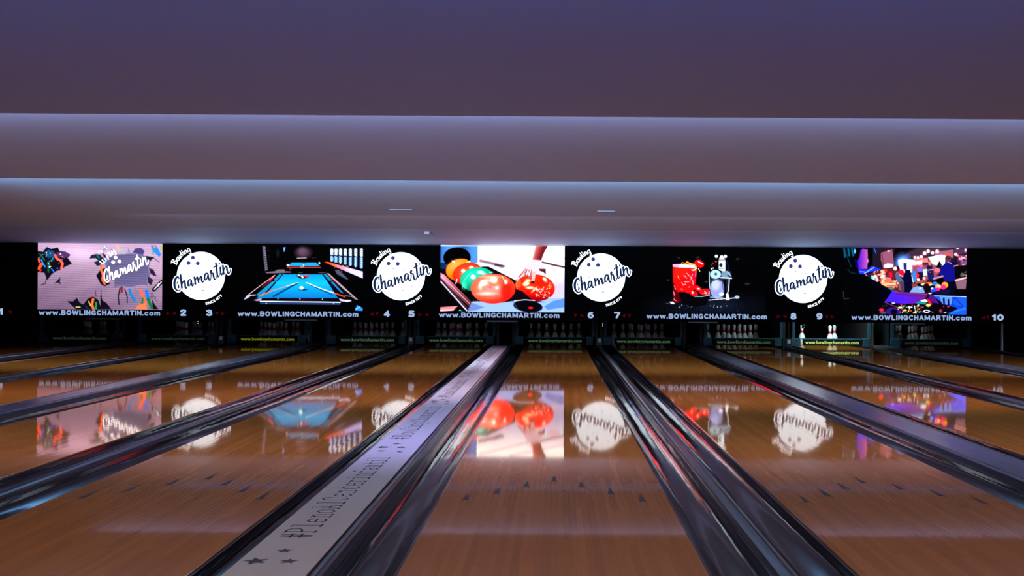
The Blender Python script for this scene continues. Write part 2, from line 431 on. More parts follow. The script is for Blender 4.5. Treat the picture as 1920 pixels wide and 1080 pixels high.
# ---- printed strip lying on the cover left of the centre lane
GLY = {  # slab letters: strokes in a cell 1 wide, cap height 1, x-height .66 ; serifs included
    '#': [[(.30, 0), (.42, 1)], [(.58, 0), (.70, 1)], [(.1, .34), (.9, .34)], [(.1, .66), (.9, .66)]],
    'P': [[(.2, 0), (.2, 1)], [(.05, 0), (.4, 0)], [(.05, 1), (.6, 1), (.85, .9), (.85, .6), (.6, .48), (.2, .48)]],
    'l': [[(.2, 1), (.5, 1), (.5, 0)], [(.15, 0), (.85, 0)]],
    'e': [[(.12, .36), (.88, .36), (.85, .56), (.5, .68), (.15, .52), (.12, .2), (.4, 0), (.85, .06)]],
    'n': [[(.08, .66), (.25, .66), (.25, 0)], [(.08, 0), (.4, 0)], [(.25, .5), (.55, .68), (.78, .55), (.78, 0)], [(.62, 0), (.95, 0)]],
    'o': [[(.5, .68), (.15, .52), (.12, .16), (.5, 0), (.88, .16), (.85, .52), (.5, .68)]],
    'A': [[(.12, 0), (.48, 1), (.86, 0)], [(.24, .36), (.74, .36)], [(0, 0), (.28, 0)], [(.7, 0), (1, 0)], [(.3, 1), (.5, 1)]],
    'C': [[(.88, .7), (.88, .92), (.6, 1), (.25, .9), (.12, .5), (.25, .1), (.6, 0), (.9, .14)]],
    'a': [[(.15, .56), (.5, .68), (.76, .56), (.76, 0), (.95, 0)], [(.76, .38), (.35, .36), (.12, .2), (.35, 0), (.76, .12)]],
    'c': [[(.85, .48), (.82, .62), (.5, .68), (.15, .52), (.13, .16), (.5, 0), (.88, .1)]],
    'r': [[(.12, .66), (.35, .66), (.35, 0)], [(.12, 0), (.65, 0)], [(.35, .45), (.6, .66), (.88, .62)]],
    'i': [[(.2, .66), (.5, .66), (.5, 0)], [(.15, 0), (.85, 0)], [(.48, .88), (.52, .93)]],
    'f': [[(.85, .95), (.6, 1), (.42, .85), (.42, 0)], [(.12, .64), (.8, .64)], [(.18, 0), (.7, 0)]],
    't': [[(.38, .92), (.38, .15), (.55, 0), (.88, .1)], [(.1, .64), (.8, .64)]],
    'B': [[(.2, 0), (.2, 1)], [(.05, 1), (.6, 1), (.82, .85), (.7, .55), (.2, .53)], [(.7, .55), (.9, .3), (.65, 0), (.05, 0)]],
    'w': [[(.02, .66), (.25, 0), (.5, .5), (.75, 0), (.98, .66)], [(-.02, .66), (.15, .66)], [(.85, .66), (1.02, .66)]],
    'g': [[(.76, .66), (.76, -.2), (.5, -.32), (.2, -.24)], [(.76, .5), (.5, .68), (.15, .5), (.15, .18), (.5, .02), (.76, .18)]],
    'h': [[(.08, 1), (.25, 1), (.25, 0)], [(.08, 0), (.4, 0)], [(.25, .5), (.55, .68), (.78, .55), (.78, 0)], [(.62, 0), (.95, 0)]],
    'm': [[(.02, .66), (.15, .66), (.15, 0)], [(.15, .55), (.32, .68), (.48, .55), (.48, 0)], [(.48, .55), (.68, .68), (.84, .55), (.84, 0), (.98, 0)]],
}
SX = -0.925; SH = 0.135/2 + 0.0675
ban = empty('printed_strip', (SX, 0, 0.0475), 'long white printed strip with star shapes and a hashtag slogan, left of the centre lane', 'banner')
vs = []
BY0, BY1 = 0.05, 16.85
o = MB().box(-0.134, 0.134, BY0, BY1, 0.0, 0.006, 0.002).build('strip_sheet', M['banner'], ban)
def lie(u, v, z=0.0068):        # u along +y, v (letter tops) towards -x
    return (-v, u, z)
def banner_text(s, ystart, yend, name='lettering'):
    b = MB(); adv = (yend - ystart)/len(s)
    for i, ch in enumerate(s):
        for st in GLY[ch]:
            pts = [(ystart + (i + .06 + p[0]*.86)*adv, p[1]*0.112 - 0.026, 0.0085) for p in st]
            stroke(b, pts, lie, smooth=False)
            for p in pts[1:-1]: disc(b, p[0], p[1], 0.00425, lie, 8)
    return b.build(name, M['ink'], ban, fix=False)
def star(x, y, r, rot=0.0):
    vs = []
    for i in range(10):
        a = rot + pi/2 + 2*pi*i/10; q = r if i % 2 == 0 else r*0.42
        vs.append((x + q*cos(a), y + q*sin(a), 0.0072))
    vs.append((x, y, 0.0072))
    MB().add(vs, [(i, (i+1) % 10, 10) for i in range(10)]).build('star', M['ink'], ban, fix=False)
P1, P2 = '#PlenoAlCancerinfantil', '#BowlingChamartin'
d0 = 3.50 + YC
for g in range(6):
    yb = d0 + 2.55*g
    for (dx, dy, r, rt) in ((-0.075, 0.0, 0.046, 0.3), (0.035, 0.0, 0.034, 0.0), (-0.015, 0.14, 0.030, 0.1)):
        star(dx, yb - 0.03 + dy, r, rt)
    if g:
        star(0.05, yb - 0.20, 0.024, 0.4); star(-0.06, yb - 0.17, 0.030, 0.2)
    if g < 5:
        banner_text(P1 if g % 2 == 0 else P2, yb + 0.29, yb + 2.17 - (0.06 if g % 2 else 0))

# ================================================================= MASKING WALL, SCREENS, LOGOS
YM = D_MASK + YC
def wx(x): return (x - PX)/F*D_MASK
def wz(yr): return H - (yr - PY)/F*D_MASK
Z_PIC, Z_BOT = wz(585.4), wz(601.5); Z_TOP = H + 0.7555

# ---- raster painter for what the five screens show
class Canvas:
    def __init__(s, x0, x1, y0, y1, res=1.5):
        s.x0, s.x1, s.y0, s.y1 = x0, x1, y0, y1
        s.nx = int((x1-x0)*res); s.ny = int((y1-y0)*res)
        u = np.linspace(x0, x1, s.nx); v = np.linspace(y0, y1, s.ny)
        U, V = np.meshgrid(u, v); s.U, s.V = U, V
        s.img = np.zeros((s.ny, s.nx, 3)); s.set((1, 0, 0))
    def set(s, t):              # working units: (scale, origin x, origin y) of the sketch
        s.k, s.ox, s.oy = t
        xc = (s.x0+s.x1)/2
        px = s.U; py = s.V + ROLL*(xc - PX) + ROLL*(s.U - xc)
        s.X = (px - s.ox)*s.k; s.Y = (py - s.oy)*s.k
    def col(s, c):
        c = c(s.X, s.Y) if callable(c) else np.broadcast_to(np.array(c, float), s.img.shape)
        return c
    def blend(s, a, c):
        a = np.clip(a, 0, 1)[..., None]; s.img = s.img*(1-a) + s.col(c)*a
    def sd_poly(s, pts):
        X, Y = s.X, s.Y; d = np.full(X.shape, 1e9); ins = np.zeros(X.shape, bool); n = len(pts)
        for i in range(n):
            (x1, y1), (x2, y2) = pts[i], pts[(i+1) % n]
            dx, dy = x2-x1, y2-y1
            t = np.clip(((X-x1)*dx + (Y-y1)*dy)/(dx*dx+dy*dy+1e-9), 0, 1)
            d = np.minimum(d, np.hypot(X-x1-t*dx, Y-y1-t*dy))
            c = ((y1 > Y) != (y2 > Y)) & (X < (x2-x1)*(Y-y1)/((y2-y1) if y2 != y1 else 1e-9) + x1)
            ins ^= c
        return np.where(ins, -d, d)
    def poly(s, pts, c, soft=6, al=1.0): s.blend(al*(0.5 - s.sd_poly(pts)/soft), c); return s
    def ell(s, cx, cy, rx, ry, c, soft=6, rot=0.0, al=1.0, clip=None):
        a = R(rot); dx, dy = s.X-cx, s.Y-cy
        p = dx*cos(a)+dy*sin(a); q = -dx*sin(a)+dy*cos(a)
        d = (np.hypot(p/rx, q/ry)-1)*min(rx, ry)
        al = al*np.clip(0.5-d/soft, 0, 1)
        if clip is not None: al = al*clip
        s.blend(al, c); return s
    def line(s, pts, w, c, soft=4, al=1.0):
        d = np.full(s.X.shape, 1e9)
        for (x1, y1), (x2, y2) in zip(pts[:-1], pts[1:]):
            dx, dy = x2-x1, y2-y1
            t = np.clip(((s.X-x1)*dx+(s.Y-y1)*dy)/(dx*dx+dy*dy+1e-9), 0, 1)
            d = np.minimum(d, np.hypot(s.X-x1-t*dx, s.Y-y1-t*dy))
        s.blend(al*np.clip(0.5-(d-w/2)/soft, 0, 1), c); return s
    def speck(s, x0, x1, y0, y1, n, cols, r=(4, 12), soft=5, seed=1, al=1.0, asp=(0.5, 2)):
        g = random.Random(seed)
        for _ in range(n):
            rr = g.uniform(*r); s.ell(g.uniform(x0, x1), g.uniform(y0, y1), rr, rr*g.uniform(*asp), g.choice(cols), soft, g.uniform(0, 180), al)
        return s

def lerp(a, b, t):
    t = np.clip(t, 0, 1)[..., None]; return np.array(a, float)*(1-t) + np.array(b, float)*t

CH = [  # traced script word, strokes (x, y, width)
    [(182, 600, 10), (165, 568, 20), (130, 590, 30), (108, 660, 34), (116, 740, 30), (150, 786, 20), (185, 790, 14), (206, 762, 10)],
    [(170, 690, 8), (176, 730, 20), (166, 748, 14)],
    [(205, 535, 24), (215, 620, 28), (228, 745, 26)],
    [(232, 690, 12), (250, 640, 16), (268, 630, 22), (278, 670, 26), (284, 735, 24), (300, 752, 12), (318, 710, 8)],
    [(372, 612, 18), (342, 615, 20), (326, 665, 24), (338, 710, 18), (360, 700, 12), (374, 640, 10)],
    [(378, 622, 24), (388, 690, 24), (405, 714, 12), (424, 672, 8)],
    [(430, 570, 24), (440, 630, 24), (448, 680, 24)],
    [(450, 620, 10), (470, 566, 14), (486, 590, 24), (498, 655, 22)],
    [(505, 620, 10), (528, 556, 14), (544, 575, 24), (550, 630, 24), (568, 652, 12), (590, 605, 8)],
    [(645, 508, 18), (612, 512, 20), (594, 565, 24), (606, 612, 18), (630, 600, 12), (644, 540, 10)],
    [(650, 525, 24), (660, 590, 24), (682, 622, 14), (700, 560, 10), (698, 500, 16), (704, 458, 26), (690, 490, 22), (715, 505, 14)],
    [(730, 505, 20), (742, 560, 26), (756, 602, 18), (775, 600, 10), (796, 545, 8)],
    [(776, 340, 24), (790, 440, 26), (802, 535, 24), (820, 562, 12), (842, 512, 8)],
    [(742, 412, 12), (770, 390, 16), (800, 378, 18)],
    [(848, 412, 24), (856, 500, 24), (872, 534, 14), (888, 490, 8)],
    [(890, 380, 26), (897, 450, 26), (905, 515, 26)],
    [(905, 455, 10), (930, 395, 14), (950, 400, 24), (962, 470, 24), (980, 510, 18), (1002, 490, 10), (1012, 440, 10)],
]
DOT = (834, 350, 14)

def pic1():
    c = Canvas(71.3, 304.5, 461.2, 585.4); c.set((7.2, 60, 450))
    c.blend(np.ones(c.X.shape), lambda X, Y: lerp((.76, .63, .75), (.54, .43, .54), (Y-100)/850 - (X-400)/4000))
    t = (Y := c.Y + 0.035*c.X*np.where(c.X > 0, 1, 1))/23.5      # brick courses
    fr = np.abs(t - np.floor(t) - .5)*2
    dk = np.clip((c.Y-150)/600, .25, 1)
    c.blend(np.clip((fr-.55)*3, 0, 1)*.62*dk, (.36, .22, .40))
    row = np.floor(t); br = (c.X/46 + (row % 2)*.5); fb = np.abs(br-np.floor(br)-.5)*2
    c.blend(np.clip((fb-.86)*7, 0, 1)*.35*dk, (.40, .25, .45))
    c.blend(np.clip(1-np.hypot((c.X-650)/420, (c.Y-180)/160), 0, 1)*.35, (1., .85, 1.))
    dark = (.07, .05, .12)
    # left burst
    c.poly([(78, 150), (150, 160), (200, 95), (260, 120), (350, 100), (370, 150), (450, 160), (520, 200), (480, 240), (540, 320), (450, 360), (390, 400), (330, 420), (270, 460), (210, 540), (170, 440), (78, 430)], dark, 10)
    c.poly([(330, 165), (450, 160), (515, 200), (440, 250), (350, 230)], (.36, .22, .45), 14)
    c.poly([(160, 170), (220, 130), (300, 150), (320, 220), (220, 250)], (.10, .32, .55), 16, .9)
    c.line([(315, 205), (335, 250), (390, 280), (415, 320), (400, 385)], 34, (.98, .30, .22), 8)
    c.line([(285, 260), (220, 300), (225, 430)], 26, (.02, .42, .25), 8)
    c.line([(120, 200), (170, 270)], 18, (.05, .5, .42), 8); c.line([(130, 270), (150, 320), (180, 360)], 20, (.12, .42, .95), 6)
    c.line([(265, 385), (305, 440)], 14, (.10, .40, .95), 5); c.line([(130, 330), (95, 385)], 40, (.98, .25, .08), 8)
    c.line([(90, 255), (105, 300)], 26, (.98, .28, .08), 8); c.line([(110, 430), (125, 400)], 16, (.9, .15, .1), 5)
    c.speck(100, 460, 140, 400, 22, [(.8, .9, 1), (.2, .5, .9), (.1, .7, .5), (.95, .9, .6)], (3, 8), 5, 3)
    c.poly([(385, 170), (400, 195), (375, 200)], (.9, .9, 1), 8); c.line([(200, 520), (185, 585), (120, 610)], 10, dark, 5)
    c.poly([(385, 500), (380, 560), (392, 600), (355, 572), (300, 590), (345, 550)], dark, 6)
    # bottom burst
    c.poly([(480, 825), (560, 830), (610, 780), (650, 850), (700, 870), (760, 790), (830, 765), (900, 810), (930, 900), (930, 740), (960, 820), (1010, 850), (1050, 900), (1075, 935), (600, 935)], dark, 8)
    c.line([(935, 670), (945, 820)], 7, dark, 5); c.line([(858, 680), (870, 760)], 6, dark, 5)
    c.line([(830, 800), (815, 870), (835, 930)], 34, (.98, .33, .15), 8); c.line([(870, 850), (870, 925)], 26, (.05, .65, .30), 8)
    c.line([(770, 830), (800, 890)], 16, (.85, .65, .15), 6); c.line([(600, 905), (655, 905)], 14, (.8, .8, .45), 5); c.line([(730, 890), (760, 925)], 16, (.05, .25, .35), 6)
    # right hand bursts
    c.poly([(780, 250), (800, 205), (870, 190), (930, 200), (960, 180), (1000, 210), (990, 290), (960, 320), (930, 340), (880, 350), (840, 300), (900, 280), (860, 245)], (.10, .16, .26), 10)
    c.poly([(870, 480), (930, 400), (990, 380), (1010, 560), (1060, 590), (980, 625), (930, 590)], dark, 8)
    c.line([(880, 210), (905, 240)], 22, (.04, .5, .38), 8); c.line([(940, 190), (970, 240)], 22, (.9, .35, .5), 8)
    c.line([(940, 330), (935, 400), (960, 470), (955, 540), (985, 590)], 30, (.98, .33, .15), 8); c.line([(1000, 250), (1000, 330)], 22, (.15, .35, .8), 8)
    # grey ball
    c.poly([(1000, 330), (1020, 250), (1080, 215), (1130, 195), (1230, 190), (1330, 180), (1460, 190), (1560, 230), (1590, 300), (1575, 400), (1600, 470), (1560, 550), (1570, 620), (1480, 600), (1330, 640), (1220, 620), (1110, 640), (1120, 560), (1010, 480)], (.45, .42, .60), 10)
    c.blend(np.clip(0.5-(c.sd_poly([(1010, 330), (1050, 240), (1230, 195), (1540, 230), (1580, 400), (1540, 600), (1330, 620), (1130, 600), (1020, 470)]))/10, 0, 1)*np.clip((fr-.5)*2, 0, 1)*.7, (.25, .22, .36))
    c.poly([(1360, 170), (1400, 110), (1470, 105), (1520, 150), (1500, 200)], (.30, .28, .52), 12)
    c.poly([(1540, 215), (1650, 235), (1610, 270), (1570, 330), (1560, 270)], (.13, .11, .2), 8); c.line([(1640, 240), (1720, 300)], 6, dark, 5)
    c.poly([(1580, 380), (1640, 400), (1685, 490), (1640, 480), (1600, 450)], (.2, .13, .26), 8); c.poly([(1570, 490), (1640, 540), (1610, 610), (1570, 580)], (.2, .13, .26), 8)
    c.line([(1150, 90), (1180, 140)], 34, (.98, .5, .45), 10); c.line([(1210, 120), (1240, 180)], 24, (.5, .75, .72), 8)
    c.poly([(1290, 170), (1300, 100), (1330, 170)], (.55, .55, .66), 8)
    c.speck(900, 1130, 80, 220, 30, [(.62, .72, .80), (.45, .55, .68), (.85, .9, 1)], (5, 14), 6, 5, .8)
    c.poly([(1600, 75), (1660, 60), (1700, 110), (1745, 200), (1720, 230), (1640, 160)], (.15, .45, .85), 8)
    c.line([(1645, 70), (1655, 95)], 28, (.98, .4, .3), 8); c.line([(1625, 130), (1640, 190)], 20, (.35, .7, .5), 8); c.poly([(1730, 90), (1757, 80), (1757, 150), (1735, 140)], (.6, .75, .3), 8)
    # drips below
    c.line([(1190, 650), (1170, 760), (1180, 870)], 14, dark, 6); c.line([(1215, 640), (1215, 700)], 34, (.55, .18, .2), 8); c.line([(1255, 660), (1290, 760), (1290, 850)], 12, dark, 6)
    c.line([(1320, 670), (1345, 750), (1390, 820)], 34, (.08, .45, .75), 8); c.line([(1390, 650), (1430, 750), (1420, 830)], 14, (.5, .5, .6), 6)
    c.line([(1470, 680), (1510, 780), (1540, 850)], 34, (.95, .3, .2), 8); c.line([(1550, 690), (1575, 790)], 44, (.1, .38, .85), 8)
    c.line([(1500, 790), (1490, 880)], 24, (.05, .5, .25), 8); c.line([(1570, 800), (1620, 910)], 40, (.03, .52, .22), 8)
    c.poly([(1400, 935), (1440, 880), (1540, 850), (1560, 935)], (.98, .35, .2), 8); c.poly([(1620, 790), (1660, 870), (1710, 935), (1640, 935)], dark, 8)
    c.line([(1600, 720), (1680, 780)], 5, dark, 4); c.line([(1620, 760), (1700, 830)], 5, dark, 4); c.line([(1640, 700), (1600, 800)], 5, dark, 4)
    c.line([(1650, 670), (1757, 560)], 50, (.08, .06, .12), 6)
    c.line([(1655, 665), (1690, 625)], 9, (1, 1, 1), 5); c.line([(1700, 620), (1720, 590)], 18, (.95, .95, 1), 5); c.line([(1735, 585), (1750, 560)], 10, (1, 1, 1), 5)
    # white word on the ball, upper small word, three white spots
    def wd(p, lx=975, ly=395):
        u = (p[0]-105)/910; v = (p[1]-(790-(p[0]-105)*.33))     # v: offset from slanted base line
        return (lx + u*600, 565 - u*250 + v*.78)
    for g, col in ((12, (.30, .26, .42)), (0, (.97, .97, 1))):
        for st in CH: 
            q = spline([(*wd(p), p[2]*.78) for p in st], 4)
            c.line([(p[0], p[1]) for p in q], 17 + g, col, 5)
    c.line([(1440, 245), (1443, 250)], 18, (1, 1, 1), 5)
    for x, y in ((1130, 238), (1097, 300), (1182, 290)): c.ell(x, y, 25, 23, (.98, .98, 1), 8)
    for st in ([(915, 290), (950, 320)], [(950, 270), (985, 300), (960, 310)], [(985, 250), (1005, 280)], [(1010, 215), (1035, 260)], [(1040, 170), (1065, 215)], [(1075, 150), (1090, 195)], [(1105, 140), (1135, 180), (1130, 200)]):
        c.line(st, 15, (.95, .97, 1), 5)
    return c

def pic2():
    c = Canvas(447.2, 680.5, 461.2, 585.4); c.set((1920/242, 450, 455))
    c.blend(np.ones(c.X.shape), (.006, .006, .009))
    c.poly([(330, 55), (370, 55), (395, 230), (415, 400), (375, 430), (345, 230)], (.30, .28, .36), 8)
    for y in range(60, 400, 26): c.line([(345 + (y-60)*.1, y), (375+(y-60)*.1, y+6)], 8, (.62, .58, .72) if y % 52 else (.1, .1, .15), 6)
    c.line([(385, 120), (455, 120)], 3, (.3, .2, .15), 4, .6); c.line([(385, 200), (455, 200)], 3, (.3, .2, .15), 4, .6); c.line([(430, 60), (435, 270)], 3, (.25, .2, .2), 4, .5)
    c.poly([(645, 70), (678, 65), (660, 130), (650, 140)], (.35, .6, .95), 8)
    c.ell(560, 160, 20, 60, (.10, .09, .10), 16); c.ell(940, 150, 110, 78, (.34, .24, .32), 70); c.ell(925, 120, 55, 45, (.5, .38, .48), 60, al=.6)
    c.line([(850, 232), (985, 226)], 10, (.75, .70, .78), 6); c.line([(1070, 228), (1125, 225)], 6, (.3, .26, .3), 6)
    c.poly([(380, 440), (520, 425), (560, 400), (660, 398), (670, 425), (765, 430), (760, 445), (540, 455), (390, 455)], (.50, .45, .50), 8)
    c.line([(875, 448), (930, 446)], 5, (.4, .38, .35), 5); c.line([(1170, 446), (1290, 452)], 6, (.6, .5, .5), 5)
    # far table
    c.poly([(700, 345), (760, 285), (1150, 290), (1205, 350), (1190, 372), (700, 372)], (.05, .03, .04), 5)
    c.poly([(715, 350), (770, 296), (1130, 296), (1190, 350)], (.10, .58, .80), 6); c.line([(700, 365), (1200, 368)], 9, (.85, .2, .15), 6)
    c.ell(715, 335, 22, 16, (.8, .75, .85), 6); c.ell(1180, 305, 14, 20, (.7, .7, .8), 6); c.line([(900, 360), (950, 360)], 8, (.5, .8, .9), 5); c.line([(930, 305), (975, 305)], 6, (.02, .15, .3), 5); c.ell(945, 332, 8, 8, (.85, .95, 1), 5)
    c.ell(750, 395, 18, 14, (.5, .3, .3), 8, al=.7)
    # window lattice and rail
    c.poly([(1335, 275), (1350, 90), (1400, 60), (1830, 60), (1830, 395)], (.02, .03, .05), 5)
    g = random.Random(4)
    for i in range(7):
        x = 1365 + i*60 + i*i*2.2; yb = 275 + (x-1350)*.23
        c.line([(x, 85), (x, yb)], 15, (.62, .74, .90), 5)
        for j in range(9):
            y = 95 + j*(yb-95)/9; col = (.80, .86, .97) if j < 4 else (.48, .68, .95)
            c.line([(x-20, y), (x+20, y+18)], 9, col, 5); c.line([(x+20, y), (x-20, y+18)], 9, col, 5)
        c.line([(x-24, 190 + i*3), (x+30, 200+i*3)], 12, (.03, .04, .07), 5)
    c.poly([(1250, 290), (1300, 285), (1830, 430), (1830, 535), (1500, 395)], lambda X, Y: lerp((1., .22, .04), (.70, .66, .92), (X-1330)/260), 8)
    c.speck(1400, 1620, 340, 430, 14, [(1, .45, .3), (.95, .75, .75)], (8, 16), 8, 9, .7, (.3, .6))
    c.poly([(1410, 405), (1470, 400), (1610, 540), (1600, 555), (1440, 470)], (.35, .35, .48), 12, .85)
    # main table
    c.poly([(120, 780), (520, 470), (1300, 450), (1760, 850), (1640, 900), (300, 900), (60, 850)], (.015, .010, .02), 8)
    c.poly([(625, 470), (1230, 470), (1460, 825), (250, 825)], lambda X, Y: lerp((.03, .45, .74), (.04, .62, .88), 1-np.abs((Y-600)/240)), 6)
    c.poly([(150, 770), (500, 490), (520, 480), (470, 560), (330, 660), (230, 760)], (.02, .01, .03), 6)
    c.line([(505, 500), (440, 570)], 26, (.85, .06, .10), 6); c.line([(430, 580), (340, 660)], 24, (.55, .03, .12), 6)
    c.poly([(590, 465), (625, 470), (540, 565), (500, 555)], (.06, .55, .75), 5); c.poly([(480, 575), (520, 575), (280, 790), (240, 780)], (.06, .55, .75), 5)
    c.line([(628, 480), (550, 570)], 14, (.01, .06, .14), 8); c.line([(530, 590), (370, 765)], 22, (.01, .05, .12), 8)
    c.poly([(1240, 470), (1280, 460), (1375, 560), (1330, 570)], (.06, .52, .72), 5); c.poly([(1345, 580), (1380, 575), (1550, 760), (1500, 740)], (.06, .50, .75), 5)
    c.line([(1235, 480), (1320, 575), (1360, 575)], 14, (.01, .06, .14), 8); c.line([(1335, 600), (1450, 735)], 18, (.01, .05, .14), 8)
    c.poly([(1300, 460), (1330, 460), (1600, 740), (1580, 770), (1380, 560)], (.04, .02, .04), 5); c.line([(1330, 490), (1400, 560)], 20, (.65, .05, .10), 6); c.line([(1400, 570), (1470, 640)], 12, (.5, .03, .1), 6)
    c.line([(128, 775), (330, 620), (520, 485)], 9, (.85, .72, .74), 5); c.poly([(1290, 452), (1325, 458), (1760, 850), (1740, 850), (1540, 690)], (.72, .60, .64), 5)
    c.poly([(60, 850), (110, 780), (240, 770), (235, 785), (170, 790), (110, 830)], (.72, .70, .82), 6); c.poly([(200, 855), (330, 820), (320, 860), (260, 870)], (.62, .60, .75), 8)
    c.line([(1560, 790), (1660, 800), (1720, 840)], 8, (.75, .65, .7), 6)
    c.poly([(1470, 830), (1560, 850), (1640, 850), (1665, 870), (1600, 885), (1500, 870)], (.74, .72, .85), 6)
    # cues
    c.line([(500, 800), (860, 600)], 20, (.0, .12, .28), 14, .75); c.line([(1010, 610), (1380, 780)], 14, (.0, .18, .4), 12, .6)
    c.line([(290, 795), (480, 715)], 17, (.92, .38, .10), 5); c.line([(480, 715), (700, 645)], 11, (.80, .60, .42), 5); c.line([(700, 645), (865, 592)], 8, (.9, .85, .78), 4)
    c.line([(990, 595), (1200, 680)], 11, (.92, .90, .85), 4); c.line([(1200, 680), (1420, 755)], 15, (.86, .80, .78), 5); c.line([(1420, 755), (1560, 805)], 22, (.80, .22, .10), 6)
    # balls
    c.ell(945, 700, 55, 9, (0, .1, .25), 8); c.ell(918, 673, 30, 26, (.82, .95, .86), 6); c.ell(912, 666, 14, 12, (1, 1, 1), 8)
    c.poly([(845, 492), (1030, 490), (990, 528), (935, 540), (880, 525)], (.10, .02, .03), 6)
    for x, y, k in ((875, 488, (.9, .9, .9)), (905, 500, (.9, .15, .12)), (935, 518, (.95, .85, .85)), (960, 498, (.92, .1, .1)), (995, 492, (.95, .25, .2)), (985, 510, (.9, .1, .1)), (1015, 494, (.75, .1, .12)), (925, 500, (.95, .9, .9)), (855, 494, (.1, .35, .2))):
        c.ell(x, y, 14, 12, k, 5)
    # near rail
    c.poly([(340, 825), (1470, 830), (1500, 870), (305, 865)], lambda X, Y: lerp((.02, .015, .04), (.18, .02, .14), 1-np.abs((X-950)/420)), 5)
    c.poly([(300, 868), (1500, 880), (1495, 925), (305, 912)], (.18, .26, .46), 5); c.line([(305, 872), (1495, 888)], 12, (.80, .90, 1), 5)
    for x, y in ((568, 832), (895, 838), (1230, 842), (395, 903), (1395, 908)): c.ell(x, y, 7, 6, (.9, .9, 1), 5)
    c.poly([(1710, 1010), (1745, 925), (1830, 975), (1830, 1015)], (.15, .48, .85), 6); c.line([(1730, 985), (1790, 955)], 14, (.55, .75, .95), 10, .7)
    return c

